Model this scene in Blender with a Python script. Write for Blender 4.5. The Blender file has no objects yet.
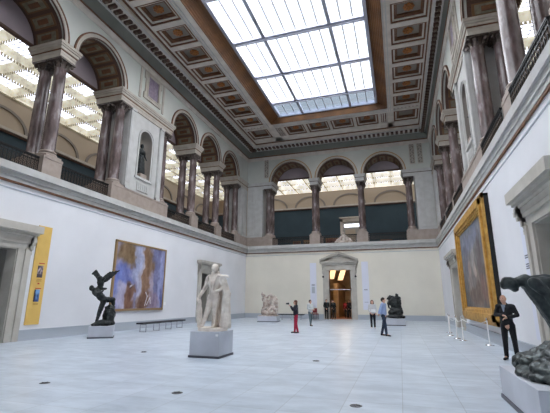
import bpy, bmesh, math, random
from mathutils import Vector, Matrix, noise
random.seed(7)
PI = math.pi
S = bpy.context.scene
COL = S.collection

# ------------------------------------------------------------------ helpers
def lin(c):
    return tuple(((v/255)/12.92 if v/255 <= .04045 else ((v/255+.055)/1.055)**2.4) for v in c)

def mat(name, rgb, rough=.6, metal=0., var=None, scale=3., emit=None, estr=0., bump=0., spec=.5, stretch=None, detail=4., lo=.35, hi=.65, third=None):
    m = bpy.data.materials.new(name); m.use_nodes = True
    nt = m.node_tree; b = nt.nodes['Principled BSDF']
    b.inputs['Base Color'].default_value = (*lin(rgb), 1)
    b.inputs['Roughness'].default_value = rough
    b.inputs['Metallic'].default_value = metal
    b.inputs['Specular IOR Level'].default_value = spec
    if emit:
        b.inputs['Emission Color'].default_value = (*lin(emit), 1)
        b.inputs['Emission Strength'].default_value = estr
    if var or bump:
        tc = nt.nodes.new('ShaderNodeTexCoord'); mp = nt.nodes.new('ShaderNodeMapping')
        if stretch: mp.inputs['Scale'].default_value = stretch
        nz = nt.nodes.new('ShaderNodeTexNoise'); nz.inputs['Scale'].default_value = scale; nz.inputs['Detail'].default_value = detail
        nt.links.new(tc.outputs['Object'], mp.inputs[0]); nt.links.new(mp.outputs[0], nz.inputs[0])
        if var:
            r = nt.nodes.new('ShaderNodeValToRGB')
            r.color_ramp.elements[0].position = lo; r.color_ramp.elements[1].position = hi
            r.color_ramp.elements[0].color = (*lin(rgb), 1); r.color_ramp.elements[1].color = (*lin(var), 1)
            if third:
                e = r.color_ramp.elements.new((lo+hi)/2); e.color = (*lin(third), 1)
            nt.links.new(nz.outputs[0], r.inputs[0]); nt.links.new(r.outputs[0], b.inputs['Base Color'])
        if bump:
            bp = nt.nodes.new('ShaderNodeBump'); bp.inputs['Strength'].default_value = bump; bp.inputs['Distance'].default_value = .02
            nt.links.new(nz.outputs[0], bp.inputs['Height']); nt.links.new(bp.outputs[0], b.inputs['Normal'])
    return m

M = {}
M['white_wall'] = mat('white_wall', (228, 228, 231), .85, var=(221, 221, 224), scale=.5)
M['cream_wall'] = mat('cream_wall', (228, 222, 208), .85, var=(221, 215, 201), scale=.5)
M['stone'] = mat('grey_stone', (192, 191, 188), .7, var=(180, 178, 174), scale=2)
M['skirt'] = mat('skirting_grey', (176, 182, 190), .6)
M['upper'] = mat('pale_green_plaster', (194, 195, 187), .8, var=(184, 186, 178), scale=.6)
M['cream'] = mat('cream_stone', (186, 178, 166), .7, var=(172, 163, 150), scale=2)
M['ceil'] = mat('ceiling_plaster', (212, 204, 194), .8, var=(194, 185, 175), scale=1.5)
M['brown'] = mat('painted_brown', (118, 76, 46), .6, var=(94, 62, 42), scale=4)
M['dbrown'] = mat('dark_brown', (82, 58, 46), .6)
M['gold'] = mat('old_gold', (176, 128, 62), .45, metal=.3, var=(140, 98, 48), scale=6)
M['orange'] = mat('rosette_orange', (176, 108, 44), .5, var=(120, 70, 34), scale=9)
M['mold'] = mat('fluted_bronze_brown', (136, 92, 54), .4, metal=.35, var=(104, 70, 46), scale=.8)
M['mauve'] = mat('mauve_plaster', (158, 145, 148), .8, var=(148, 136, 140), scale=.8)
M['gplaster'] = mat('gallery_plaster', (170, 155, 135), .8)
M['teal'] = mat('teal_wall', (48, 66, 74), .8, var=(42, 60, 68), scale=.7)
M['tealc'] = mat('teal_cove', (112, 112, 104), .7, var=(102, 104, 96), scale=1)
M['brk'] = mat('bracket_brown', (112, 98, 84), .7)
M['doorst'] = mat('door_stone', (192, 187, 178), .7, var=(180, 174, 164), scale=2)
M['cofp'] = mat('coffer_olive', (132, 124, 104), .7, var=(112, 104, 88), scale=6)
M['cofb'] = mat('coffer_brown', (112, 80, 50), .6)
M['pink'] = mat('pink_stone', (166, 152, 142), .6, var=(152, 138, 128), scale=3)
M['marble'] = mat('mauve_marble', (80, 66, 64), .25, var=(168, 158, 158), scale=3.2, stretch=(1, 1, .35), detail=9, lo=.36, hi=.74, third=(108, 92, 90))
M['panelm'] = mat('violet_marble_panel', (112, 98, 116), .3, var=(140, 126, 140), scale=5, detail=8)
M['cap'] = mat('dark_capital', (66, 56, 52), .4, metal=.3, var=(96, 84, 76), scale=12)
M['iron'] = mat('black_iron', (30, 31, 33), .45, metal=.5)
M['irongold'] = mat('bronzed_iron', (74, 60, 48), .45, metal=.5)
M['gfloor'] = mat('gallery_floor', (120, 100, 80), .5)
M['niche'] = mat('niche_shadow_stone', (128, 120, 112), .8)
M['bronze'] = mat('dark_bronze', (32, 35, 37), .42, metal=.5, var=(54, 58, 58), scale=7, bump=.5)
M['bronzeg'] = mat('green_grey_bronze', (36, 42, 44), .4, metal=.5, var=(66, 74, 74), scale=9, bump=.9)
M['plaster'] = mat('statue_stone', (236, 227, 217), .7, var=(210, 198, 186), scale=5, bump=.3)
M['plaster2'] = mat('weathered_stone', (210, 200, 190), .8, var=(160, 144, 134), scale=4, bump=.5)
M['plinth'] = mat('grey_plinth', (202, 205, 214), .5, var=(184, 187, 196), scale=1)
M['plinthd'] = mat('plinth_base_dark', (84, 86, 96), .5)
M['frame_gold'] = mat('gilt_frame', (208, 164, 84), .5, metal=.2, var=(176, 130, 58), scale=4)
M['woodfr'] = mat('thin_wood_frame', (150, 122, 84), .5)
M['black'] = mat('black', (20, 20, 22), .6)
M['chrome'] = mat('chrome', (215, 216, 220), .25, metal=.8)
M['benchtop'] = mat('bench_top', (32, 32, 38), .5)
M['yellow'] = mat('yellow_banner', (226, 188, 104), .8, var=(220, 180, 98), scale=2)
M['banner'] = mat('lilac_banner', (220, 222, 234), .8)
M['paper'] = mat('paper', (238, 238, 238), .8)
M['ink'] = mat('ink_grey', (110, 110, 120), .8)
M['red'] = mat('red_mark', (190, 60, 40), .7)
M['warmwall'] = mat('warm_corridor', (186, 160, 126), .5, var=(156, 128, 94), scale=1.2)
M['wood'] = mat('oak_parquet', (150, 92, 44), .35, var=(120, 70, 34), scale=3)
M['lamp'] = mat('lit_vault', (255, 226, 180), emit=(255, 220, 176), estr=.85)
M['velum'] = mat('backlit_velum', (210, 206, 190), .8, emit=(212, 206, 184), estr=.30)
M['velumb'] = mat('backlit_velum_far', (214, 212, 202), .8, emit=(226, 220, 206), estr=.62)
M['lay'] = mat('laylight_glass', (240, 242, 248), emit=(238, 242, 255), estr=2.4)
M['bar'] = mat('glazing_bar', (172, 174, 188), .5)
M['thin'] = mat('thin_glazing_bar', (160, 160, 168), .5)
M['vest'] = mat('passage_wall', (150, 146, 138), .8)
M['vent'] = mat('floor_grille', (92, 92, 96), .5, metal=.4)

def clear_glass(name, rgb, gloss=.06):
    m = bpy.data.materials.new(name); m.use_nodes = True; nt = m.node_tree; nt.nodes.clear()
    out = nt.nodes.new('ShaderNodeOutputMaterial'); t = nt.nodes.new('ShaderNodeBsdfTransparent'); g = nt.nodes.new('ShaderNodeBsdfGlossy'); x = nt.nodes.new('ShaderNodeMixShader')
    t.inputs[0].default_value = (*rgb, 1); g.inputs['Roughness'].default_value = .2; x.inputs[0].default_value = gloss
    nt.links.new(t.outputs[0], x.inputs[1]); nt.links.new(g.outputs[0], x.inputs[2]); nt.links.new(x.outputs[0], out.inputs[0])
    return m
M['sky'] = clear_glass('skylight_glass', (.97, .98, 1.))
M['skyb'] = clear_glass('skylight_end_glass', (.50, .54, .58))

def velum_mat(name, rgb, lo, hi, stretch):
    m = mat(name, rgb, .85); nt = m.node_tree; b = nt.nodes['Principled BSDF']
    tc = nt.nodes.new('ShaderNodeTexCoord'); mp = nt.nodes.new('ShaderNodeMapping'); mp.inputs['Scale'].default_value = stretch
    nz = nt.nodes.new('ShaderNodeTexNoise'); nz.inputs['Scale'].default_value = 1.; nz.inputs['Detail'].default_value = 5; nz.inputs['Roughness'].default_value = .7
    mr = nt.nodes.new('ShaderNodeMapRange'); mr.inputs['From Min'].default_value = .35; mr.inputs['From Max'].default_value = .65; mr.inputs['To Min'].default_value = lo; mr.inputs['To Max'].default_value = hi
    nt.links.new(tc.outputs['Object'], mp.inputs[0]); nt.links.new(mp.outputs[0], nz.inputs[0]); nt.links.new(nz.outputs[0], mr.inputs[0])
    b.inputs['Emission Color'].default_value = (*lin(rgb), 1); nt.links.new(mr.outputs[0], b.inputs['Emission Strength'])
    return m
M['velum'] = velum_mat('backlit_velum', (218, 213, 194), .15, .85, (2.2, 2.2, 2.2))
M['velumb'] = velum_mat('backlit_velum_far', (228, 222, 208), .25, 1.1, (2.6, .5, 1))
M['fringe'] = mat('velum_fringe', (176, 166, 138), .8)

def floor_mat():
    m = bpy.data.materials.new('pale_marble_slabs'); m.use_nodes = True; nt = m.node_tree; b = nt.nodes['Principled BSDF']
    tc = nt.nodes.new('ShaderNodeTexCoord')
    mp = nt.nodes.new('ShaderNodeMapping'); mp.inputs['Location'].default_value = (.08, .3, 0)
    br = nt.nodes.new('ShaderNodeTexBrick'); br.offset = 0; br.squash = 1
    br.inputs['Scale'].default_value = 1; br.inputs['Brick Width'].default_value = .9; br.inputs['Row Height'].default_value = .9
    br.inputs['Mortar Size'].default_value = .007; br.inputs['Mortar Smooth'].default_value = .3; br.inputs['Bias'].default_value = 0
    br.inputs['Color1'].default_value = (*lin((203, 213, 224)), 1); br.inputs['Color2'].default_value = (*lin((189, 200, 212)), 1)
    br.inputs['Mortar'].default_value = (*lin((168, 175, 182)), 1)
    nt.links.new(tc.outputs['Object'], mp.inputs[0]); nt.links.new(mp.outputs[0], br.inputs[0])
    nz = nt.nodes.new('ShaderNodeTexNoise'); nz.inputs['Scale'].default_value = 1.1; nz.inputs['Detail'].default_value = 9; nz.inputs['Roughness'].default_value = .65
    mp2 = nt.nodes.new('ShaderNodeMapping'); mp2.inputs['Scale'].default_value = (1, 2.2, 1)
    nt.links.new(tc.outputs['Object'], mp2.inputs[0]); nt.links.new(mp2.outputs[0], nz.inputs[0])
    r = nt.nodes.new('ShaderNodeValToRGB'); r.color_ramp.elements[0].position = .36; r.color_ramp.elements[1].position = .62
    r.color_ramp.elements[0].color = (.76, .77, .78, 1); r.color_ramp.elements[1].color = (1, 1, 1, 1)
    mx = nt.nodes.new('ShaderNodeMix'); mx.data_type = 'RGBA'; mx.blend_type = 'MULTIPLY'; mx.inputs[0].default_value = 1
    nt.links.new(nz.outputs[0], r.inputs[0]); nt.links.new(br.outputs['Color'], mx.inputs[6]); nt.links.new(r.outputs[0], mx.inputs[7])
    nt.links.new(mx.outputs[2], b.inputs['Base Color'])
    b.inputs['Roughness'].default_value = .32; b.inputs['Specular IOR Level'].default_value = .45
    return m
M['floor'] = floor_mat()

def paint_mat(name, rough=.6):
    m = bpy.data.materials.new(name); m.use_nodes = True; nt = m.node_tree; b = nt.nodes['Principled BSDF']
    a = nt.nodes.new('ShaderNodeAttribute'); a.attribute_name = 'paint'
    nt.links.new(a.outputs['Color'], b.inputs['Base Color']); b.inputs['Roughness'].default_value = rough
    return m
M['paint'] = paint_mat('painted_canvas')

class MB:
    """collects shapes in world coordinates and links them as one mesh object"""
    def __init__(s): s.v = []; s.f = []; s.m = []; s.sm = []
    def add(s, vs, fs, mi=0, smooth=False):
        o = len(s.v); s.v += [tuple(p) for p in vs]
        for f in fs: s.f.append(tuple(i+o for i in f)); s.m.append(mi); s.sm.append(smooth)
    def box(s, a, b, mi=0, tf=None):
        x0, x1 = sorted((a[0], b[0])); y0, y1 = sorted((a[1], b[1])); z0, z1 = sorted((a[2], b[2]))
        vs = [(x, y, z) for z in (z0, z1) for y in (y0, y1) for x in (x0, x1)]
        fs = [(0, 2, 3, 1), (4, 5, 7, 6), (0, 1, 5, 4), (2, 6, 7, 3), (0, 4, 6, 2), (1, 3, 7, 5)]
        if tf: vs = [tf(Vector(p)) for p in vs]
        s.add(vs, fs, mi); return s
    def bar(s, p, q, w, h=None, mi=0):
        p = Vector(p); q = Vector(q); d = q-p; h = h or w
        if d.length < 1e-6: return s
        z = d.normalized(); up = Vector((0, 0, 1)) if abs(z.z) < .95 else Vector((0, 1, 0))
        x = z.cross(up).normalized(); y = x.cross(z)
        vs = [e+x*i*w/2+y*j*h/2 for e in (p, q) for i, j in ((-1, -1), (1, -1), (1, 1), (-1, 1))]
        s.add(vs, [(0, 3, 2, 1), (4, 5, 6, 7), (0, 1, 5, 4), (1, 2, 6, 5), (2, 3, 7, 6), (3, 0, 4, 7)], mi); return s
    def tube(s, pts, r, n=8, mi=0, closed=False):
        pts = [Vector(p) for p in pts]; k = len(pts); rr = r if isinstance(r, (list, tuple)) else [r]*k; vs = []
        for i, p in enumerate(pts):
            a = pts[i-1] if (i or closed) else p; b = pts[(i+1) % k] if (i < k-1 or closed) else p
            z = (b-a).normalized(); up = Vector((0, 0, 1)) if abs(z.z) < .9 else Vector((0, 1, 0))
            x = z.cross(up).normalized(); y = x.cross(z)
            vs += [p+x*math.cos(2*PI*j/n)*rr[i]+y*math.sin(2*PI*j/n)*rr[i] for j in range(n)]
        fs = [(i*n+j, i*n+(j+1) % n, ((i+1) % k)*n+(j+1) % n, ((i+1) % k)*n+j) for i in range(k if closed else k-1) for j in range(n)]
        s.add(vs, fs, mi, True)
        if not closed: s.add(vs[:n], [tuple(range(n))[::-1]], mi); s.add(vs[-n:], [tuple(range(n))], mi)
        return s
    def lathe(s, prof, c=(0, 0, 0), n=24, mi=0, smooth=True):
        vs = [(c[0]+r*math.cos(2*PI*j/n), c[1]+r*math.sin(2*PI*j/n), c[2]+z) for r, z in prof for j in range(n)]
        fs = [(i*n+j, i*n+(j+1) % n, (i+1)*n+(j+1) % n, (i+1)*n+j) for i in range(len(prof)-1) for j in range(n)]
        s.add(vs, fs, mi, smooth)
        s.add(vs[:n], [tuple(range(n))[::-1]], mi); s.add(vs[-n:], [tuple(range(n))], mi); return s
    def ell(s, c, r, mi=0, n=12, k=8):
        vs = []; fs = []
        for i in range(k+1):
            a = PI*i/k
            for j in range(n):
                b = 2*PI*j/n; vs.append((c[0]+r[0]*math.sin(a)*math.cos(b), c[1]+r[1]*math.sin(a)*math.sin(b), c[2]+r[2]*math.cos(a)))
        for i in range(k):
            for j in range(n): fs.append((i*n+j, (i+1)*n+j, (i+1)*n+(j+1) % n, i*n+(j+1) % n))
        s.add(vs, fs, mi, True); return s
    def map(s, fn): s.v = [tuple(fn(*p)) for p in s.v]; return s
    def build(s, name, mats, parent=None, origin=None, kind=None):
        mats = mats if isinstance(mats, (list, tuple)) else [mats]
        if parent is not None:
            rt = parent if parent.parent is None else parent.parent
            inv = Matrix.Rotation(-rt.rotation_euler.z, 4, 'Z') @ Matrix.Translation(-rt.location)
            vs = [inv @ Vector(p) for p in s.v]
        else:
            o = Vector(origin) if origin else Vector((0, 0, 0)); vs = [Vector(p)-o for p in s.v]
        me = bpy.data.meshes.new(name); me.from_pydata(vs, [], s.f)
        for m in mats: me.materials.append(M[m] if isinstance(m, str) else m)
        me.polygons.foreach_set('material_index', s.m); me.polygons.foreach_set('use_smooth', s.sm)
        bm = bmesh.new(); bm.from_mesh(me); bmesh.ops.recalc_face_normals(bm, faces=bm.faces); bm.to_mesh(me); bm.free()
        me.update()
        ob = bpy.data.objects.new(name, me); COL.objects.link(ob)
        if parent is not None: ob.parent = parent
        elif origin: ob.location = origin
        if kind: ob['kind'] = kind
        return ob

def tag(o, label=None, cat=None, group=None, kind=None):
    if label: o['label'] = label
    if cat: o['category'] = cat
    if group: o['group'] = group
    if kind: o['kind'] = kind
    return o
def thing(name, label, cat, loc=(0, 0, 0), rz=0., group=None):
    o = bpy.data.objects.new(name, None); COL.objects.link(o); o.location = loc; o.rotation_euler = (0, 0, rz)
    o.empty_display_size = .3
    return tag(o, label, cat, group)
def copy_tree(o, loc=None, rz=None, label=None, group=None, parent=None):
    c = o.copy(); COL.objects.link(c)
    if parent is not None: c.parent = parent
    if loc is not None: c.location = loc
    if rz is not None: c.rotation_euler = (0, 0, rz)
    if label: c['label'] = label
    if group: c['group'] = group
    for ch in list(o.children): copy_tree(ch, parent=c)
    return c

# organic shapes: overlapping tapered capsules and ellipsoids fused into one surface
def cap_mesh(bm, p, q, r0, r1, n=10):
    p = Vector(p); q = Vector(q); d = q-p
    if d.length < 1e-5: d = Vector((0, 0, 1e-4))
    z = d.normalized(); up = Vector((0, 0, 1)) if abs(z.z) < .9 else Vector((0, 1, 0))
    x = z.cross(up).normalized(); y = x.cross(z); rings = []
    for (base, r, a0, a1) in ((p, r0, -90, 0), (q, r1, 0, 90)):
        for k in range(4):
            a = math.radians(a0+(a1-a0)*k/3.)
            rr = max(r*math.cos(a), r*.02); c = base+z*r*math.sin(a)
            rings.append([bm.verts.new(c+x*rr*math.cos(2*PI*j/n)+y*rr*math.sin(2*PI*j/n)) for j in range(n)])
    for i in range(len(rings)-1):
        for j in range(n): bm.faces.new((rings[i][j], rings[i][(j+1) % n], rings[i+1][(j+1) % n], rings[i+1][j]))
    bm.faces.new(rings[0][::-1]); bm.faces.new(rings[-1])
def ell_mesh(bm, c, r, rot=None):
    mt = Matrix.Translation(Vector(c)) @ (rot.to_4x4() if rot else Matrix.Identity(4)) @ Matrix.Diagonal((*r, 1))
    bmesh.ops.create_icosphere(bm, subdivisions=3, radius=1, matrix=mt)
def blob(name, prims, material, parent=None, voxel=.02, smooth=3, jitter=0., jscale=6., floor0=.001):
    """prims in the parent's own coordinates"""
    bm = bmesh.new()
    for p in prims:
        if p[0] == 'c': cap_mesh(bm, p[1], p[2], p[3], p[4])
        elif p[0] == 'e': ell_mesh(bm, p[1], p[2], p[3] if len(p) > 3 else None)
        elif p[0] == 'chain':
            pts, rs = p[1], p[2]
            for i in range(len(pts)-1):
                a = rs[i] if isinstance(rs, (list, tuple)) else rs; b = rs[i+1] if isinstance(rs, (list, tuple)) else rs
                cap_mesh(bm, pts[i], pts[i+1], a, b)
        elif p[0] == 'b':
            bmesh.ops.create_cube(bm, size=1, matrix=Matrix.Translation(Vector(p[1])) @ (p[3].to_4x4() if len(p) > 3 else Matrix.Identity(4)) @ Matrix.Diagonal((*p[2], 1)))
    me = bpy.data.meshes.new(name); bmesh.ops.recalc_face_normals(bm, faces=bm.faces); bm.to_mesh(me); bm.free()
    ob = bpy.data.objects.new(name, me); COL.objects.link(ob)
    md = ob.modifiers.new('r', 'REMESH'); md.mode = 'VOXEL'; md.voxel_size = voxel; md.use_smooth_shade = True
    if smooth:
        sm = ob.modifiers.new('s', 'SMOOTH'); sm.iterations = smooth; sm.factor = .5
    dg = bpy.context.evaluated_depsgraph_get(); dg.update()
    new = bpy.data.meshes.new_from_object(ob.evaluated_get(dg)); ob.modifiers.clear(); ob.data = new; new.name = name
    if jitter:
        for v in new.vertices:
            v.co += v.normal*jitter*(noise.noise(v.co*jscale)+.45*noise.noise(v.co*jscale*2.7))
    if floor0 is not None:
        for v in new.vertices:
            if v.co.z < floor0: v.co.z = floor0
    new.materials.clear(); new.materials.append(M[material] if isinstance(material, str) else material)
    for p in new.polygons: p.use_smooth = True
    if parent is not None: ob.parent = parent
    return ob

def canvas(name, fn, nu, nv, pt, parent, thick_dir):
    """a painted sheet: fn(u,v)->rgb 0..255 with v up; pt(u,v)->world point; thick_dir offset of the back"""
    vs = [pt(i/nu, j/nv) for j in range(nv+1) for i in range(nu+1)]
    fs = [(j*(nu+1)+i, j*(nu+1)+i+1, (j+1)*(nu+1)+i+1, (j+1)*(nu+1)+i) for j in range(nv) for i in range(nu)]
    cols = [fn((i+.0)/nu, (j+.0)/nv) for j in range(nv+1) for i in range(nu+1)]
    k = len(vs); bk = [Vector(pt(a, b))+Vector(thick_dir) for a, b in ((0, 0), (1, 0), (1, 1), (0, 1))]
    vs += [tuple(p) for p in bk]; fs.append((k+3, k+2, k+1, k)); cols += [(60, 50, 40)]*4
    rim = [(0, 1, 0, nu), (nu, (nu+1)*(nv+1)-1, nu+1, nv)]
    o = MB(); o.add(vs, fs); ob = o.build(name, 'paint', parent)
    at = ob.data.color_attributes.new('paint', 'FLOAT_COLOR', 'POINT')
    for i, c in enumerate(cols): at.data[i].color = (*lin(tuple(max(0, min(255, x)) for x in c)), 1)
    return ob

# ------------------------------------------------------------------ dimensions
XL, XR, XRU, D = -14.63, 3.51, 3.6, 35.9
ZLED, ZLT = 6.25, 6.93        # ledge bottom and top
ZPT = 7.88                    # pedestal top
ZCT = 12.95                   # capital top
ZSP = 13.72                   # arch springing
ZCO = 16.4                    # cornice bottom
TH = 1.9                      # thickness of the arcade
FY = -4.5
def tL(s_, n, z): return (XL+n, s_, z)
def tR(s_, n, z): return (XRU-n, s_, z)
def tB(s_, n, z): return (s_, D-n, z)
SIDE = {'left': tL, 'right': tR, 'back': tB}
def sbox(mb, T, s0, s1, n0, n1, z0, z1, mi=0):
    mb.box(T(s0, n0, z0), T(s1, n1, z1), mi)

# ------------------------------------------------------------------ floor and lower walls
mb = MB(); mb.box((XL-3.2, FY-.3, -.3), (XR+3.2, D+.4, 0)); mb.build('floor', 'floor', kind='structure')
def lower_wall(name, T, segs, openings, m):
    mb = MB()
    for a, b in segs: sbox(mb, T, a, b, 0, -.4, 0, ZLED)
    for a, b, h in openings: sbox(mb, T, a, b, 0, -.4, h, ZLED)
    return mb.build(name, m, kind='structure')
D1, D2, D2L = (9.65, 11.38, 3.62), (25.3, 28.15, 3.75), (26.75, 28.75, 3.75)
lower_wall('wall_left', tL, [(FY, D1[0]), (D1[1], D2L[0]), (D2L[1], D+.4)], [D1, D2L], 'white_wall')
tRl = lambda s_, n, z: (XR-n, s_, z)
lower_wall('wall_right', tRl, [(FY, D1[0]), (D1[1], D2[0]), (D2[1], D+.4)], [D1, D2], 'white_wall')
DB = (-6.28, -4.2, 4.42)
lower_wall('wall_back', tB, [(XL, DB[0]), (DB[1], XR)], [DB], 'cream_wall')
mb = MB(); mb.box((XL-8, FY-.3, 0), (XRU+8, FY, 18.2)); mb.build('wall_front', 'white_wall', kind='structure')
# skirtings
def skirt(name, T, segs):
    mb = MB()
    for a, b in segs:
        sbox(mb, T, a, b, 0, .05, 0, .36); sbox(mb, T, a, b, 0, .08, 0, .12)
        sbox(mb, T, a, b, 0, .07, .36, .42)
    mb.build(name, 'skirt', kind='structure')
skirt('baseboard_left', tL, [(FY, D1[0]-.6), (D1[1]+.6, D2L[0]-.6), (D2L[1]+.6, D-.08)])
skirt('baseboard_right', tRl, [(FY, D1[0]-.6), (D1[1]+.6, D2[0]-.6), (D2[1]+.6, D-.08)])
skirt('baseboard_back', tB, [(XL, DB[0]-.5), (DB[1]+.5, XR)])

# ledge (string course) under the arcade
def ledge(name, T, s0, s1, out=.0):
    mb = MB(); g = 1. if not out else .55
    prof = [(0, ZLED-.06, ZLED+.02, 1, .10), (0, ZLED+.02, ZLED+.18, 0, .12), (0, ZLED+.18, ZLED+.36, 0, .2), (0, ZLED+.36, ZLED+.56, 0, .34), (0, ZLED+.56, ZLT, 0, .30)]
    for _, z0, z1, mi, w in prof: sbox(mb, T, s0, s1, -2.1, w*g+out, z0, z1, mi)
    # thin painted lines on the wall under the ledge
    sbox(mb, T, s0, s1, 0, .03+out*.9, ZLED-.3, ZLED-.26, 2)
    return mb.build(name, ['stone', 'brown', 'skirt'], kind='structure')
ledge('trim_1', tL, FY, D)
ledge('trim_2', tR, FY, D, XRU-XR)
ledge('trim_3', tB, XL, XRU)

# ------------------------------------------------------------------ columns
def column_mesh_parts(root):
    mb = MB(); mb.box((-.42, -.42, 0), (.42, .42, .1))
    mb.lathe([(.4, .1), (.42, .14), (.4, .19), (.345, .21), (.335, .25), (.37, .27), (.375, .31), (.34, .34), (.33, .36)])
    mb.build('column_base', 'pink', root)
    H = ZCT-ZPT
    mb = MB(); mb.lathe([(.31, .36), (.295, .42), (.295, 1.6), (.288, 2.6), (.275, 3.6), (.262, H-.5), (.275, H-.48), (.275, H-.43)], n=28)
    mb.build('shaft', 'marble', root)
    mb = MB(); z = H-.43
    mb.lathe([(.27, z), (.29, z+.04), (.28, z+.08), (.29, z+.18), (.36, z+.3), (.38, z+.34)], n=20)
    for k in range(8):
        a = k*PI/4
        for zz, rr in ((z+.02, .30), (z+.13, .32)):
            p = Vector((math.cos(a)*rr*.95, math.sin(a)*rr*.95, zz)); q = Vector((math.cos(a)*(rr+.05), math.sin(a)*(rr+.05), zz+.12)); r_ = q+Vector((math.cos(a)*.05, math.sin(a)*.05, -.04))
            mb.tube([p, q, r_], [.045, .04, .02], n=6)
    for k in range(4):
        a = PI/4+k*PI/2; c = Vector((math.cos(a)*.46, math.sin(a)*.46, z+.27)); t = Vector((-math.sin(a), math.cos(a), 0))
        mb.tube([c-t*.05, c+t*.05], .085, n=10)
    mb.box((-.44, -.44, z+.34), (.44, .44, H))
    mb.build('capital', 'cap', root)
col0 = thing('column', 'x', 'column'); column_mesh_parts(col0); first_col = [True]
def place_column(loc, label, group):
    if first_col[0]:
        first_col[0] = False; col0.location = loc; col0['label'] = label; col0['group'] = group; return col0
    return copy_tree(col0, loc, 0, label, group)
ordn = ['nearest', 'second nearest', 'third', 'fourth', 'fifth', 'sixth', 'farthest']
LS = [8.1, 12.4, 16.7, 21.1, 25.3, 29.5, 33.7]
BS = [-12.35, -7.5, -2.95, 1.5]
NF, NB = -.42, -1.36
for side in ('left', 'right'):
    for i, s_ in enumerate(LS):
        for n, w in ((NF, 'front'), (NB, 'rear')):
            where = {2: ', just before the niche', 3: ', just past the niche'}.get(i, '')
            place_column(SIDE[side](s_, n, ZPT), f'mottled mauve marble column, {w} one of the {ordn[i]} pair along the {side} arcade{where}', f'marble columns of the {side} arcade')
bo = ['leftmost', 'second from left', 'third from left', 'rightmost']
for i, s_ in enumerate(BS):
    for n, w in ((NF, 'front'), (NB, 'rear')):
        place_column(tB(s_, n, ZPT), f'mottled mauve marble column, {w} one, {bo[i]} in the far end arcade', 'marble columns of the far arcade')

# pedestals under the pairs
def pedestal(T, s_, label, group, w=.5):
    mb = MB()
    sbox(mb, T, s_-w-.03, s_+w+.03, .02, -TH-.02, ZLT, ZLT+.12)
    sbox(mb, T, s_-w, s_+w, -.0, -TH, ZLT+.12, ZPT-.12)
    sbox(mb, T, s_-w-.02, s_+w+.02, .02, -TH-.02, ZPT-.12, ZPT)
    o = mb.build('pedestal', 'pink', origin=T(s_, -TH/2, ZLT)); tag(o, label, 'pedestal', group)
for side in ('left', 'right'):
    for i, s_ in enumerate(LS):
        if i in (2, 3): continue
        pedestal(SIDE[side], s_, f'pinkish stone pedestal under the {ordn[i]} column pair of the {side} arcade', f'stone pedestals of the {side} arcade', .5)
for i, s_ in enumerate(BS):
    if 0 < i < 3: pedestal(tB, s_, f'pinkish stone pedestal under the {bo[i]} column pair of the far arcade', 'stone pedestals of the far arcade')

# niche-bay bases and corner pier bases (pink stone, structure)
for k, (nm, T, s0, s1) in enumerate((('wall_left_niche_base', tL, LS[2]-.5, LS[3]+.5), ('wall_right_niche_base', tR, LS[2]-.5, LS[3]+.5))):
    mb = MB(); sbox(mb, T, s0, s1, 0, -TH, ZLT, ZPT-.1); sbox(mb, T, s0-.02, s1+.02, .03, -TH, ZPT-.1, ZPT)
    sbox(mb, T, s0, s1, .03, -TH, ZLT, ZLT+.12); mb.build(nm, 'pink', kind='structure')
for nm, T, s0, s1 in (('wall_left_pier_base', tL, 34.25, D), ('wall_right_pier_base', tR, 34.25, D), ('wall_back_left_pier_base', tB, XL, -11.85), ('wall_back_right_pier_base', tB, 1.0, XRU)):
    mb = MB(); sbox(mb, T, s0, s1, .0, -TH, ZLT, ZPT-.1); sbox(mb, T, s0, s1, .03, -TH, ZPT-.1, ZPT); mb.build(nm, 'pink', kind='structure')

# ------------------------------------------------------------------ arcades
def impost(mb, T, s0, s1, n0, n1, e=.12):
    for z0, z1, g, mi in ((ZCT, ZCT+.2, -.05, 0), (ZCT+.2, ZCT+.34, -.03, 0), (ZCT+.34, ZCT+.39, -.0, 1), (ZCT+.39, ZCT+.52, .03, 0), (ZCT+.52, ZCT+.62, .09, 0), (ZCT+.62, ZSP, .13, 0)):
        sbox(mb, T, s0-g, s1+g, n0+g, n1-g, z0, z1, mi)
def arcade_wall(name, T, cols, a_list, zs, solid, m='upper', zt=ZCO+.5):
    """spandrel wall with semicircular openings"""
    mb = MB(); N = 28
    for c, a in a_list:
        for i in range(N):
            t0, t1 = PI*i/N, PI*(i+1)/N
            x0, z0, x1, z1 = c+a*math.cos(t0), zs+a*math.sin(t0), c+a*math.cos(t1), zs+a*math.sin(t1)
            for n in (0, -TH):
                mb.add([T(x0, n, z0), T(x1, n, z1), T(x1, n, zt), T(x0, n, zt)], [(0, 1, 2, 3)])
            mb.add([T(x0, 0, z0), T(x1, 0, z1), T(x1, -TH, z1), T(x0, -TH, z0)], [(0, 1, 2, 3)])
            mb.add([T(x0, 0, zt), T(x1, 0, zt), T(x1, -TH, zt), T(x0, -TH, zt)], [(0, 1, 2, 3)])
    for a, b in solid: sbox(mb, T, a, b, 0, -TH, zs, zt)
    return mb.build(name, m, kind='structure')
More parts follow.
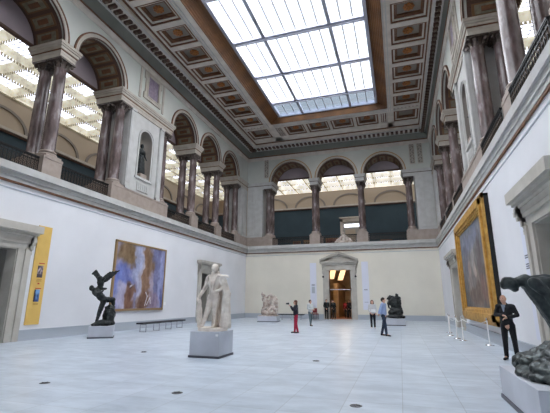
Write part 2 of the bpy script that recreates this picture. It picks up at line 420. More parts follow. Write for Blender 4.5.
def make_arch(T, c, a, zs, label, group):
    N = 30
    cc = T(c, -TH/2, zs)
    root = thing('arch', label, 'arch', cc, 0, group)
    def ring(mb, r0, r1, n0, n1, t0=0, t1=PI, k=N, mi=0):
        for i in range(k):
            u0, u1 = t0+(t1-t0)*i/k, t0+(t1-t0)*(i+1)/k
            P = []
            for (u) in (u0, u1):
                for r in (r0, r1):
                    for n in (n0, n1): P.append(T(c+r*math.cos(u), n, zs+r*math.sin(u)))
            # 0 r0n0 1 r0n1 2 r1n0 3 r1n1 | 4..7
            mb.add(P, [(0, 2, 6, 4), (1, 5, 7, 3), (2, 3, 7, 6), (0, 4, 5, 1), (0, 1, 3, 2), (4, 6, 7, 5)], mi)
    mb = MB(); ring(mb, a-.03, a+.19, -.02, .06, mi=0); ring(mb, a+.04, a+.09, .05, .08, mi=0); mb.build('archivolt', 'cream', root)
    mb = MB(); ring(mb, a+.19, a+.26, -.02, .09); mb.build('outer_moulding', 'gold' if T is tB else 'brown', root)
    mb = MB(); ring(mb, a-.045, a-.0, .0, .075); mb.build('inner_moulding', 'dbrown', root)
    mb = MB(); ring(mb, a-.05, a-.005, -.12, -TH+.03); mb.build('soffit', 'dbrown', root)
    K = 7
    for k in range(K):
        t0 = PI*(k+.0)/K+.05; t1 = PI*(k+1.)/K-.05
        mb = MB()
        ring(mb, a-.075, a-.045, -.3, -TH+.22, t0, t1, 4)
        h = (t1-t0)
        f = mb.build('coffer', 'cofb', root)
        mb = MB(); ring(mb, a-.10, a-.07, -.42, -TH+.34, t0+h*.12, t1-h*.12, 4); mb.build('coffer_panel', 'cofp', f)
        mb = MB(); ring(mb, a-.12, a-.095, -.68, -TH+.6, t0+h*.3, t1-h*.3, 3); mb.build('coffer_centre', 'brown', f)
    return root
halfL = lambda i: (LS[i+1]-LS[i])/2-.42
for side in ('left', 'right'):
    T = SIDE[side]; al = []
    names = ['nearest', 'second nearest', None, 'first past the niche', 'second past the niche', 'farthest']
    for i in range(6):
        if i == 2: continue
        al.append(((LS[i]+LS[i+1])/2, halfL(i)))
    solid = [(FY, LS[0]+.42), (LS[1]-.42, LS[1]+.42), (LS[2]-.42, LS[3]+.42), (LS[4]-.42, LS[4]+.42), (LS[5]-.42, LS[5]+.42), (LS[6]-.42, D)]
    arcade_wall(f'wall_{side}_upper', T, LS, al, ZSP, solid)
    for i in range(6):
        if i == 2: continue
        make_arch(T, (LS[i]+LS[i+1])/2, halfL(i), ZSP, f'round arch with coffered brown soffit, {names[i]} arch of the {side} arcade', f'arches of the {side} arcade')
    mb = MB()
    for i, s_ in enumerate(LS):
        if i in (2, 3): continue
        impost(mb, T, s_-.5, s_+.5, -.0, -TH) if i not in (0, 6) else (impost(mb, T, FY, s_+.5, 0, -TH) if i == 0 else impost(mb, T, s_-.5, D, 0, -TH))
    impost(mb, T, LS[2]-.5, LS[3]+.5, 0, -TH)
    mb.build('trim_4' if side == 'left' else 'trim_5', ['cream', 'brown'], kind='structure')
    # near solid wall and rear fill
    mb = MB(); sbox(mb, T, FY, LS[0]-.5, 0, -TH, ZLT, ZCT); mb.build(f'wall_{side}_upper_near', 'upper', kind='structure')
ZSB = 13.62
alB = [((BS[i]+BS[i+1])/2, (BS[i+1]-BS[i])/2-.40) for i in range(3)]
solidB = [(XL-2, BS[0]+.4), (BS[1]-.4, BS[1]+.4), (BS[2]-.4, BS[2]+.4), (BS[3]-.4, XRU+2)]
arcade_wall('wall_back_upper', tB, BS, alB, ZSB, solidB)
for i, (c, a) in enumerate(alB):
    make_arch(tB, c, a, ZSB, ['round arch at the left of the far end arcade', 'round middle arch of the far end arcade above the doorway', 'round arch at the right of the far end arcade'][i], 'arches of the far end arcade')
_z = ZSP; ZSP = ZSB
mb = MB()
impost(mb, tB, XL, BS[0]+.48, 0, -TH); impost(mb, tB, BS[1]-.45, BS[1]+.45, 0, -TH); impost(mb, tB, BS[2]-.45, BS[2]+.45, 0, -TH); impost(mb, tB, BS[3]-.48, XRU, 0, -TH)
mb.build('trim_6', ['stone', 'dbrown'], kind='structure'); ZSP = _z

# corner piers with raised panels
def pier(name, T, s0, s1, m='stone'):
    mb = MB(); sbox(mb, T, s0, s1, -.06, -TH, ZPT, ZCT)
    w = s1-s0
    sbox(mb, T, s0+.12, s0+w*.42, .0, -.06, ZPT+.25, ZCT-.15); sbox(mb, T, s0+w*.5, s1-.12, .0, -.06, ZPT+.25, ZCT-.15)
    sbox(mb, T, s0, s1, .03, -.06, ZPT, ZPT+.2)
    mb.build(name, m, kind='structure')
pier('wall_left_pier', tL, 34.35, D); pier('wall_right_pier', tR, 34.35, D)
pier('wall_back_left_pier', tB, XL, -12.95); pier('wall_back_right_pier', tB, 2.05, XRU)
# small painted grisaille panels in the corners, above the entablature
def relief(T, s0, s1, label):
    mb = MB(); sbox(mb, T, s0, s1, 0, .05, 14.1, 16.2)
    o = thing('ornament_panel', label, 'wall panel', T((s0+s1)/2, 0, 14.1), 0, 'grisaille ornament panels in the corners')
    mb.build('border', 'cream', o)
    mb = MB(); sbox(mb, T, s0+.07, s1-.07, .04, .07, 14.2, 16.1); mb.build('field', 'niche', o)
    mb = MB(); c = (s0+s1)/2; r = (s1-s0)*.28
    for k in range(6):
        z = 14.4+k*.3
        mb.tube([T(c+r*math.cos(a)*(1 if k % 2 else -1), .09, z+r*.8*math.sin(a)) for a in [2*PI*j/10 for j in range(9)]], .028, n=6)
    mb.bar(T(c, .08, 14.25), T(c, .08, 16.05), .035)
    mb.build('scrollwork', 'cream', o)
relief(tB, -12.75, -12.25, 'narrow grisaille scroll panel at the far left corner of the end wall')
relief(tB, 1.75, 2.25, 'narrow grisaille scroll panel at the far right corner of the end wall, inner one')
relief(tB, 2.45, 2.95, 'narrow grisaille scroll panel at the far right corner of the end wall, outer one')
mb = MB(); sbox(mb, tB, XL+.25, -12.95, 0, .04, 14.1, 16.2); sbox(mb, tB, XL+.4, -13.1, .04, .07, 14.25, 16.05); mb.build('trim_7', 'upper', kind='structure')
mb = MB(); sbox(mb, tL, 34.4, 35.6, 0, .04, 14.1, 16.2); mb.build('trim_8', 'upper', kind='structure')
mb = MB(); sbox(mb, tR, 34.4, 35.6, 0, .04, 14.1, 16.2); mb.build('trim_9', 'upper', kind='structure')

# ------------------------------------------------------------------ niche bays
def bronze_man(root, seed=0):
    r = random.Random(seed)
    P = [('e', (0, 0, 1.72), (.1, .11, .13)), ('c', (0, 0, 1.6), (0, 0, 1.5), .06, .07), ('e', (0, 0, 1.32), (.2, .14, .24)), ('e', (0, 0, 1.0), (.17, .14, .18)),
         ('chain', [(-.2, 0, 1.45), (-.3, .02, 1.15), (-.18, -.16, 1.05)], [.07, .055, .04]), ('chain', [(.2, 0, 1.45), (.3, 0, 1.2), (.32, -.12, .95)], [.07, .055, .04]),
         ('chain', [(-.09, 0, .95), (-.12, -.03, .5), (-.12, .02, .08)], [.1, .08, .06]), ('chain', [(.09, 0, .95), (.12, -.02, .5), (.13, .02, .08)], [.1, .08, .06])]
    for k in range(9):
        a = PI*(k/8.)
        P.append(('c', (math.cos(a)*.17, .05+math.sin(a)*.1, 1.45), (math.cos(a)*.27, .03+math.sin(a)*.16, .08), .05, .06))
    for k in range(5):
        P.append(('c', (-.15+.07*k, -.08, .95), (-.2+.1*k, -.12, .12), .045, .05))
    blob('figure', P, 'bronze', root, voxel=.022, smooth=2)
def niche_bay(side):
    T = SIDE[side]; s0, s1 = LS[2]+.5, LS[3]-.5; c = (s0+s1)/2; hw = .62; z0, zsn = 8.95, 11.45
    mb = MB()
    # front wall with an arched recess
    sbox(mb, T, s0-.02, c-hw, -.12, -TH, ZPT, ZCT); sbox(mb, T, c+hw, s1+.02, -.12, -TH, ZPT, ZCT)
    sbox(mb, T, c-hw, c+hw, -.12, -TH, ZPT, z0)
    N = 16
    for i in range(N):
        a0, a1 = PI*i/N, PI*(i+1)/N
        p = [(c+hw*math.cos(a), zsn+hw*math.sin(a)) for a in (a0, a1)]
        mb.add([T(p[0][0], -.12, p[0][1]), T(p[1][0], -.12, p[1][1]), T(p[1][0], -.12, ZCT), T(p[0][0], -.12, ZCT)], [(0, 1, 2, 3)])
    # pilasters, panels
    for q0, q1 in ((s0, s0+.42), (s1-.42, s1)):
        sbox(mb, T, q0, q1, .0, -.12, ZPT, ZCT); sbox(mb, T, q0+.06, q1-.06, .0, .02, ZPT+.4, ZCT-.3)
        sbox(mb, T, q0-.0, q1+.0, .05, -.12, ZPT, ZPT+.18); sbox(mb, T, q0, q1, .05, -.12, ZCT-.14, ZCT)
    # architrave of the niche
    for r0, r1, n in ((hw, hw+.1, -.08), (hw+.1, hw+.15, -.04)):
        for i in range(N):
            a0, a1 = PI*i/N, PI*(i+1)/N
            P = [T(c+r*math.cos(a), nn, zsn+r*math.sin(a)) for a in (a0, a1) for r in (r0, r1) for nn in (-.12, n)]
            mb.add(P, [(0, 2, 6, 4), (1, 5, 7, 3), (2, 3, 7, 6), (0, 4, 5, 1)])
        for q in (-1, 1): sbox(mb, T, c+q*r0, c+q*r1, -.12, n, z0, zsn)
    sbox(mb, T, c-hw-.22, c+hw+.22, -.02, -.12, z0-.14, z0)
    sbox(mb, T, c-.55, c+.55, -.06, -.12, ZPT+.2, z0-.3)
    for k in range(5): sbox(mb, T, c-.42+k*.19, c-.34+k*.19, -.03, -.08, ZPT+.3, z0-.4)
    mb.build(f'wall_{side}_niche_bay', 'stone', kind='structure')
    # recess: half cylinder with half dome
    mb = MB(); K = 14
    rows = [(z0, 1), (zsn, 1)]+[(zsn+hw*math.sin(PI/2*j/6), max(math.cos(PI/2*j/6), .02)) for j in range(1, 7)]
    vs = [T(c+hw*f*math.cos(PI*k/K), -.12-hw*f*math.sin(PI*k/K), z) for z, f in rows for k in range(K+1)]
    fs = [(i*(K+1)+k, i*(K+1)+k+1, (i+1)*(K+1)+k+1, (i+1)*(K+1)+k) for i in range(len(rows)-1) for k in range(K)]
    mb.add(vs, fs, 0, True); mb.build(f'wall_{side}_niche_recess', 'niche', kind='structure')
    # statue on a small pinkish block
    base = T(c, -.38, z0); rz = {'left': PI/2, 'right': -PI/2}[side]
    root = thing('niche_statue', f'dark bronze standing figure in the arched niche of the {side} arcade', 'statue', base, rz, 'bronze figures in the arcade niches')
    b = MB(); b.box((base[0]-.3, base[1]-.3, z0), (base[0]+.3, base[1]+.3, z0+.28)); b.build('block', 'pink', root)
    o = bronze_man(root)
    for ch in root.children:
        if ch.name.startswith('figure'):
            ch.location = (0, 0, .28); ch.scale = (1.12, 1.12, 1.12)
    # violet marble panel in an eared frame above
    f = thing('marble_panel', f'violet marble panel in an eared stone frame above the {side} niche', 'wall panel', T(c, 0, 14.2), 0, 'violet marble panels')
    mb = MB()
    for a, b, z_0, z_1 in ((c-.78, c-.6, 14.3, 16.0), (c+.6, c+.78, 14.3, 16.0), (c-.78, c+.78, 14.12, 14.3), (c-.78, c+.78, 15.85, 16.02), (c-.9, c-.78, 15.5, 16.02), (c+.78, c+.9, 15.5, 16.02), (c-.9, c-.78, 14.12, 14.5), (c+.78, c+.9, 14.12, 14.5)):
        sbox(mb, T, a, b, 0, .1, z_0, z_1)
    for a, b, z_0, z_1 in ((c-.62, c-.55, 14.3, 15.9), (c+.55, c+.62, 14.3, 15.9), (c-.6, c+.6, 14.28, 14.36), (c-.6, c+.6, 15.79, 15.87)):
        sbox(mb, T, a, b, 0, .14, z_0, z_1)
    mb.build('frame', 'cream', f)
    mb = MB(); sbox(mb, T, c-.56, c+.56, 0, .05, 14.34, 15.8); mb.build('panel', 'panelm', f)
    # plain pilaster strips beside the panel
    mb = MB(); sbox(mb, T, c-1.3, c-1.12, 0, .05, 13.95, ZCO); sbox(mb, T, c+1.12, c+1.3, 0, .05, 13.95, ZCO); mb.build('trim_10' if side == 'left' else 'trim_11', 'cream', kind='structure')
niche_bay('left'); niche_bay('right')

# ------------------------------------------------------------------ iron railings
def railing(L_, label, group, loc, rz):
    root = thing('iron_railing', label, 'railing', loc, 0, group)
    h = .84
    b = MB()
    b.box((-L_/2, -.045, h-.05), (L_/2, .045, h)); b.box((-L_/2, -.03, h-.09), (L_/2, .03, h-.06)); t = b.build('handrail', 'iron'); 
    b = MB(); b.box((-L_/2, -.025, .06), (L_/2, .025, .1)); b.box((-L_/2, -.02, h-.22), (L_/2, .02, h-.19)); b.box((-L_/2, -.02, .2), (L_/2, .02, .225))
    bt = b.build('lower_rail', 'iron')
    b = MB(); n = int(L_/.17); w = L_/n
    for k in range(n+1):
        x = -L_/2+k*w; b.bar((x, 0, .02), (x, 0, h-.05), .024)
    for k in range(n):
        x = -L_/2+(k+.5)*w
        for z, r in ((h-.14, .045), (.15, .04)): b.tube([(x+r*math.cos(q), 0, z+r*math.sin(q)) for q in [2*PI*j/8 for j in range(8)]], .010, n=4, closed=True)
    bars = b.build('bars', 'iron')
    b = MB()
    for k in range(n):
        x = -L_/2+(k+.5)*w
        b.tube([(x, 0, .24), (x+.05, .01, .32), (x-.05, .01, .42), (x+.05, .01, .52), (x, 0, .62)], .016, n=5)
        b.tube([(x, 0, .24), (x-.05, -.01, .32), (x+.05, -.01, .42), (x-.05, -.01, .52), (x, 0, .62)], .016, n=5)
    sc = b.build('scrollwork', 'irongold')
    for o in (t, bt, bars, sc): o.parent = root
    root.rotation_euler = (0, 0, rz)
    return root
proto = None
bayname = {0: 'nearest', 1: 'second nearest', 3: 'first past the niche', 4: 'second past the niche', 5: 'farthest'}
for side in ('left', 'right'):
    T = SIDE[side]
    for i in (0, 1, 3, 4, 5):
        c = (LS[i]+LS[i+1])/2; lab = f'black wrought iron railing with scrolls, {bayname[i]} section of the {side} gallery'
        if i == 0 and proto is None:
            proto = railing(3.18, lab, 'gallery railings of the left arcade', T(c, -.2, ZLT), PI/2)
        else:
            copy_tree(proto, T(c, .04 if side == 'right' else -.2, ZLT), PI/2, lab, f'gallery railings of the {side} arcade')
for i in range(3):
    c = (BS[i]+BS[i+1])/2; L_ = BS[i+1]-BS[i]-1.02
    railing(L_, ['black iron railing at the left of the far gallery', 'black iron railing of the far gallery above the doorway', 'black iron railing at the right of the far gallery'][i], 'gallery railings of the far arcade', tB(c, -.2, ZLT), 0)

# ------------------------------------------------------------------ galleries behind the arcades
GXL, GXR, GYB, ZLY, ZLB = -22.4, XRU+TH+5.9, 43.7, 13.95, 14.45
mb = MB(); mb.box((GXL, FY, ZLED+.1), (XL-2.1, GYB, ZLT)); mb.build('floor_left_gallery', 'gfloor', kind='structure')
mb = MB(); mb.box((XRU+2.1, FY, ZLED+.1), (GXR, GYB, ZLT)); mb.build('floor_right_gallery', 'gfloor', kind='structure')
mb = MB(); mb.box((XL-2.1, D+2.1, ZLED+.1), (XRU+2.1, GYB, ZLT)); mb.build('floor_back_gallery', 'gfloor', kind='structure')
mb = MB(); mb.box((XL-2.1, D, ZLED+.1), (XL, D+2.1, ZLT)); mb.box((XRU, D, ZLED+.1), (XRU+2.1, D+2.1, ZLT)); mb.box((XL-TH, D, ZPT), (XL, D+TH, ZSP)); mb.box((XRU, D, ZPT), (XRU+TH, D+TH, ZSP)); mb.build('wall_back_corner_piers', 'gplaster', kind='structure')
def gallery_wall(name, T, s0, s1, zc, ztop, arches):
    mb = MB(); sbox(mb, T, s0, s1, 0, -.3, ZLT, zc, 0); sbox(mb, T, s0, s1, 0, -.3, zc, 16.3, 1)
    sbox(mb, T, s0, s1, .12, 0, zc, zc+.12, 2); sbox(mb, T, s0, s1, .2, 0, zc+.12, zc+.3, 3); sbox(mb, T, s0, s1, .0, .1, ZLT, ZLT+.3, 2)
    for c, a in arches:
        N = 16
        for i in range(N):
            a0, a1 = PI*i/N, PI*(i+1)/N
            P = [T(c+r*math.cos(q), nn, zc+.3+min(r, 99)*.72*math.sin(q)) for q in (a0, a1) for r in (a, a+.22) for nn in (0, .08)]
            mb.add(P, [(0, 2, 6, 4), (1, 5, 7, 3), (2, 3, 7, 6), (0, 4, 5, 1)], 4)
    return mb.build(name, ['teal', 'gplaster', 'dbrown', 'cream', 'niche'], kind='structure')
gallery_wall('wall_left_gallery', lambda s_, n, z: (GXL+n, s_, z), FY, GYB, 11.55, ZLY, [(6+4.25*k+.5, 1.6) for k in range(9)])
gallery_wall('wall_right_gallery', lambda s_, n, z: (GXR-n, s_, z), FY, GYB, 11.55, ZLY, [(6+4.25*k+.5, 1.6) for k in range(9)])
gallery_wall('wall_back_gallery', lambda s_, n, z: (s_, GYB-n, z), GXL, GXR, 12.3, ZLB, [(-14.5+4.7*k+.2, 1.7) for k in range(5)])
# lunette walls closing the arch heads behind, and gallery ceiling rims
def lun(name, T, s0, s1, z0):
    mb = MB(); sbox(mb, T, s0, s1, -TH, -TH-.12, z0, ZCO+.5, 0); sbox(mb, T, s0, s1, -TH+.0, -TH-.2, z0-.12, z0, 1); mb.build(name, ['mauve', 'dbrown'], kind='structure')
lun('wall_left_lunettes', tL, FY, D+2, ZLY); lun('wall_right_lunettes', tR, FY, D+2, ZLY); lun('wall_back_lunettes', tB, XL, XRU, ZLB)
mb = MB()
mb.box((GXL-.3, FY, 16.0), (XL-TH, GYB+.3, 16.3)); mb.box((XRU+TH, FY, 16.0), (GXR+.3, GYB+.3, 16.2)); mb.box((XL-TH, D+TH, 16.2), (XRU+TH, GYB+.3, 16.4))
mb.build('ceiling_galleries', 'gplaster', kind='structure')

def laylight(label, x0, x1, y0, y1, z, nx, ny, along_y=True):
    root = thing('laylight', label, 'laylight', ((x0+x1)/2, (y0+y1)/2, z), 0, 'backlit laylights over the galleries')
    cx, cy = (x1-x0)/nx, (y1-y0)/ny; fr = MB(); fg = MB(); gl = MB(); ribs = MB()
    for i in range(nx):
        for j in range(ny):
            a, b, c, d = x0+i*cx, x0+(i+1)*cx, y0+j*cy, y0+(j+1)*cy
            ix, iy = cx*.15, cy*.16; zz = z+.34
            o = [(a, c, z), (b, c, z), (b, d, z), (a, d, z)]; q = [(a+ix, c+iy, zz), (b-ix, c+iy, zz), (b-ix, d-iy, zz), (a+ix, d-iy, zz)]
            fr.add(o+q, [(0, 1, 5, 4), (1, 2, 6, 5), (2, 3, 7, 6), (3, 0, 4, 7)])
            g1 = MB(); g1.add(q, [(0, 1, 2, 3)])
            for k in range(1, 5): g1.bar((a+ix, c+iy+(d-c-2*iy)*k/5, zz-.03), (b-ix, c+iy+(d-c-2*iy)*k/5, zz-.03), .03, mi=1)
            for k in range(1, 3): g1.bar((a+ix+(b-a-2*ix)*k/3, c+iy, zz-.03), (a+ix+(b-a-2*ix)*k/3, d-iy, zz-.03), .03, mi=1)
            g1.build('glass_pane', ['lay', 'thin'], root)
            # scalloped fringe hanging round the cell
            n1, n2 = int((b-a)/.17), int((d-c)/.17)
            for k in range(n1):
                xx = a+(k+.5)*(b-a)/n1; fg.box((xx-.05, c-.012, z-.15), (xx+.05, c+.012, z))
            for k in range(n2):
                yy = c+(k+.5)*(d-c)/n2; fg.box((a-.012, yy-.05, z-.15), (a+.012, yy+.05, z))
    for x in (x0, x1): fr.box((x-.05, y0, z-.02), (x+.05, y1, z+.1))
    for y in (y0, y1): fr.box((x0, y-.05, z-.02), (x1, y+.05, z+.1))
    vm = 'velumb' if nx > 5 else 'velum'; fr.build('velum', vm, root)
    tag(fg.build('fringe', 'fringe', root), kind='stuff')
    return root
laylight('glowing gridded laylight over the left gallery', GXL+.05, XL-TH-.2, 1.0, GYB-1.6, ZLY, 3, 20)
laylight('glowing gridded laylight over the right gallery', XRU+TH+.2, GXR-.05, 1.0, GYB-1.6, ZLY, 3, 20)
laylight('glowing gridded laylight over the far gallery', XL-TH+.1, XRU+TH-.1, D+TH+.2, GYB-.05, ZLB, 12, 3)

# pale doorway in the far gallery
f = thing('gallery_doorway', 'pale framed doorway in the teal wall of the far gallery', 'doorway', (-4.75, GYB, ZLT))
mb = MB()
for a, b in ((-6.05, -5.75), (-3.75, -3.45)): mb.box((a, GYB-.12, ZLT), (b, GYB, 10.9))
mb.box((-6.05, GYB-.12, 10.55), (-3.45, GYB, 10.95)); mb.box((-6.15, GYB-.22, 10.95), (-3.35, GYB, 11.1)); mb.build('frame', 'cream', f)
mb = MB(); mb.box((-5.75, GYB-.04, ZLT), (-3.75, GYB, 10.55)); mb.build('opening', 'vest', f)
mb = MB(); mb.box((-5.5, GYB-.08, ZLT), (-4.35, GYB-.04, 9.6)); mb.build('inner_door', 'gplaster', f)
mb = MB(); mb.box((-5.6, GYB-.07, 9.9), (-3.9, GYB-.04, 10.25)); mb.build('transom', 'lay', f)
# framed pictures on the gallery walls
for k, (x, z0, w, h, c1) in enumerate(((-11.3, 7.7, .9, .8, (90, 50, 40)), (-10.1, 7.6, .7, 1.0, (130, 110, 80)), (-9.0, 7.6, .6, .9, (170, 165, 160)), (-7.0, 7.6, 1.6, 1.1, (110, 60, 45)), (-1.0, 7.6, 1.2, .7, (120, 60, 50)))):
    f = thing('gallery_picture', ['reddish picture low on the far gallery wall, behind the left railing', 'ochre picture on the far gallery wall behind the left railing', 'pale picture on the far gallery wall, right end behind the left railing', 'wide reddish picture on the far gallery wall left of the pale doorway', 'reddish picture on the far gallery wall behind the right railing'][k], 'picture', (x, GYB, z0), 0, 'pictures on the far gallery wall')
    mb = MB(); mb.box((x-w/2, GYB-.07, z0), (x+w/2, GYB, z0+h)); mb.build('frame', 'gold', f)
    canvas('canvas', lambda u, v, c1=c1, k=k: tuple(c+60*noise.noise(Vector((u*4+k, v*4, 1))) for c in c1), 8, 8, lambda u, v, x=x, z0=z0, w=w, h=h: (x-w/2+.06+u*(w-.12), GYB-.075, z0+.06+v*(h-.12)), f, (0, .01, 0))

# stone group standing on the far ledge above the doorway
root = thing('ledge_sculpture', 'small pale stone group on the far ledge above the doorway', 'statue', (-4.7, D+.0, ZLT))
P = [('c', (-.75, 0, .1), (.75, 0, .1), .12, .12), ('e', (0, 0, .5), (.2, .14, .4)), ('e', (0, 0, .95), (.1, .1, .13))]
for s_ in (-1, 1): P += [('chain', [(s_*.15, 0, .65), (s_*.35, -.02, .45), (s_*.65, -.03, .22)], [.13, .13, .1]), ('e', (s_*.45, 0, .25), (.28, .14, .2))]
blob('figures', P, 'plaster2', root, voxel=.03, smooth=2, jitter=.03)

# ------------------------------------------------------------------ ceiling
ZC = 17.4
CW = {'L': 1.45, 'R': .84, 'B': 1.55}
def cornice(name, T, s0, s1, w, kB=None):
    mb = MB(); k = w/1.5
    sbox(mb, T, s0, s1, 0, .08, ZCO-.32, ZCO-.1, 0); sbox(mb, T, s0, s1, 0, .13, ZCO-.1, ZCO+.02, 0)
    sbox(mb, T, s0, s1, 0, .17, ZCO+.02, ZCO+.12, 1)
    # sloping teal cove
    P = [T(s0, .17, ZCO+.12), T(s1, .17, ZCO+.12), T(s1, .55*k, ZCO+.62), T(s0, .55*k, ZCO+.62), T(s0, 0, ZCO+.7), T(s1, 0, ZCO+.7)]
    mb.add(P, [(0, 1, 2, 3), (3, 2, 5, 4)], 2)
    sbox(mb, T, s0, s1, .5*k, .62*k, ZCO+.58, ZCO+.68, 3)
    sbox(mb, T, s0, s1, 0, w, ZCO+.68, ZC, 0)
    sbox(mb, T, s0, s1, w-.14, w-.04, ZCO+.6, ZCO+.68, 3); sbox(mb, T, s0, s1, w, w+.07, ZC-.1, ZC+.02, 1)
    s_ = s0+.2
    while s_ < s1-.2:
        sbox(mb, T, s_-.11, s_+.11, .72*k, 1.18*k+.02, ZCO+.54, ZCO+.68, 4)
        mb.ell(T(s_, .93*k, ZCO+.52), (.09, .09, .06), 5, 8, 4)
        s_ += .42
    return mb.build(name, ['ceil', 'brown', 'tealc', 'stone', 'dbrown', 'brk'], kind='structure')
cornice('trim_12', tL, FY, D-.1, CW['L']); cornice('trim_13', tR, FY, D-.1, CW['R']); cornice('trim_14', tB, XL+.1, XRU-.1, CW['B'])
SX0, SX1, SY0, SY1, ZS = -9.25, -.82, 3.7, 30.1, 18.05       # skylight glass
BX0, BX1, BY0, BY1 = -10.12, .04, 2.9, 30.32                   # outer edge of the brown moulding
mb = MB()
for a, b in (((XL, FY, 17.85), (BX0, D, 18.2)), ((BX1, FY, 17.85), (XRU, D, 18.2)), ((BX0, BY1, 17.85), (BX1, D, 18.2)), ((BX0, FY, 17.85), (BX1, BY0, 18.2))): mb.box(a, b)
CL0, CL1, CR0, CR1 = XL+CW['L']+.2, -10.92, .58, XRU-CW['R']-.14
CB0, CB1 = 31.35, 33.3
# ribs left standing between the coffers
def rib(x0, x1, y0, y1): mb.box((x0, y0, ZC), (x1, y1, 17.86))
rib(XL+CW['L'], CL0, FY, D-1.5); rib(CL1, BX0, FY, D-1.5); rib(BX1, CR0, FY, D-1.5); rib(CR1, XRU-CW['R'], FY, D-1.5)
rib(XL+1, XRU-.8, CB1, D-CW['B']); rib(BX0, BX1, BY1, 31.15); rib(BX0, BX1, FY, BY0)
YR = [18.37+2.03*k for k in range(-11, 7)]
yy = [y for y in YR if y > FY+1]
for y in yy:
    rib(CL0, CL1, y-.19, y+.19); rib(CR0, CR1, y-.19, y+.19)
rib(CL0, CL1, 31.02, 31.3); rib(CR0, CR1, 31.02, 31.3)
bx = [-9.42, -7.3, -5.05, -2.8, -.62]
rib(BX0, BX1, 31.15, CB0)
for x in bx: rib(x-.12, x+.12, CB0, CB1)
mb.build('ceiling', 'ceil', kind='structure')
mb = MB()   # moulded beam lines beside the skylight
for x in (CL1+.1, CL1+.3, BX1+.13, BX1+.3): mb.box((x-.03, FY, ZC-.05), (x+.03, 31.1, ZC))
for y in (BY1+.15, BY1+.38, 31.0): mb.box((BX0, y-.03, ZC-.05), (BX1, y+.03, ZC))
mb.build('trim_15', 'stone', kind='structure')

def coffer(x0, x1, y0, y1, label, group, ros=True):
    root = thing('ceiling_coffer', label, 'coffer', ((x0+x1)/2, (y0+y1)/2, ZC), 0, group)
    def frame(mb, d, w, z0, z1):
        a, b, c, e = x0+d, x1-d, y0+d, y1-d
        mb.box((a, c, z0), (b, c+w, z1)); mb.box((a, e-w, z0), (b, e, z1)); mb.box((a, c, z0), (a+w, e, z1)); mb.box((b-w, c, z0), (b, e, z1))
    sc = min(x1-x0, y1-y0)/1.75
    f = MB(); frame(f, 0, .1*sc, ZC+.03, ZC+.44); frame(f, .2*sc, .09*sc, ZC+.16, ZC+.44); f.build('brown_moulding', 'brown', root)
    f = MB(); frame(f, .1*sc, .1*sc, ZC+.09, ZC+.44); f.build('outer_moulding', 'ceil', root)
    f = MB(); frame(f, .31*sc, .07*sc, ZC+.2, ZC+.44); f.build('gilt_moulding', 'brown', root)
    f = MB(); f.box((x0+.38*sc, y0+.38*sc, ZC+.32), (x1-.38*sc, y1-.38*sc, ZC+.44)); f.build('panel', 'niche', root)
    if ros:
        f = MB(); c = ((x0+x1)/2, (y0+y1)/2, ZC+.3)
        for k in range(8):
            a = k*PI/4; f.ell((c[0]+.21*math.cos(a), c[1]+.21*math.sin(a), c[2]-.02), (.11, .11, .07), 0, 8, 5)
        for k in range(6):
            a = k*PI/3; f.ell((c[0]+.1*math.cos(a), c[1]+.1*math.sin(a), c[2]-.08), (.08, .08, .05), 0, 8, 5)
        f.ell((c[0], c[1], c[2]-.13), (.06, .06, .06), 0, 8, 5)
        f.build('rosette', 'orange', root)
    return root
def cnt(k): return ['farthest', 'second farthest', 'third farthest', 'fourth farthest', 'fifth farthest', 'sixth farthest', 'seventh farthest', 'eighth farthest', 'ninth farthest', 'tenth farthest'][k]
for side, x0, x1 in (('left', CL0, CL1), ('right', CR0, CR1)):
    idx = 0; g = f'square coffers along the {side} side of the ceiling'
    coffer(x0+.02, x1-.02, 31.32, CB1-.02, f'square ceiling coffer in the far {side} corner of the ceiling', g, False)
    ys = [y for y in yy if y < 30.4]
    for y0 in reversed([y for y in ys if y > 9.5]):
        if y0+2.03 > 30.8: continue
        coffer(x0+.02, x1-.02, y0+.2, y0+2.03-.2, f'square ceiling coffer with orange rosette, {cnt(idx)} of the row along the {side} side', g); idx += 1
    # narrow ornament panel between the row and the corner coffer
    f = thing('fluted_ceiling_panel', f'narrow fluted ornament panel at the far end of the {side} coffer row', 'ceiling panel', ((x0+x1)/2, 30.8, ZC), 0, 'narrow fluted ceiling panels')
    mb = MB(); mb.box((x0, 30.72, ZC+.12), (x1, 31.02, ZC+.4)); mb.build('field', 'brown', f)
    mb = MB()
    for k in range(7): mb.box((x0+.15+k*.3, 30.75, ZC+.03), (x0+.31+k*.3, 31.0, ZC+.12))
    mb.build('flutes', 'ceil', f)
for k in range(4):
    coffer(bx[k]+.13, bx[k+1]-.13, CB0+.05, CB1-.03, ['leftmost', 'second from left', 'third from left', 'rightmost'][k]+' of the four wide coffers across the far end of the ceiling', 'coffers across the far end of the ceiling', True)
for x0, x1, w in ((BX0+.02, bx[0]-.13, 'left'), (bx[-1]+.13, BX1+.2, 'right')):
    f = thing('fluted_ceiling_panel', f'small fluted ornament panel at the {w} end of the coffers across the far end', 'ceiling panel', ((x0+x1)/2, 32.3, ZC), 0, 'narrow fluted ceiling panels')
    mb = MB(); mb.box((x0, CB0+.05, ZC+.12), (x1, CB1-.03, ZC+.4)); mb.build('field', 'brown', f)
    mb = MB()
    for k in range(3):
        for j in range(4): mb.box((x0+.06+k*.18, CB0+.2+j*.42, ZC+.03), (x0+.16+k*.18, CB0+.5+j*.42, ZC+.12))
    mb.build('flutes', 'ceil', f)

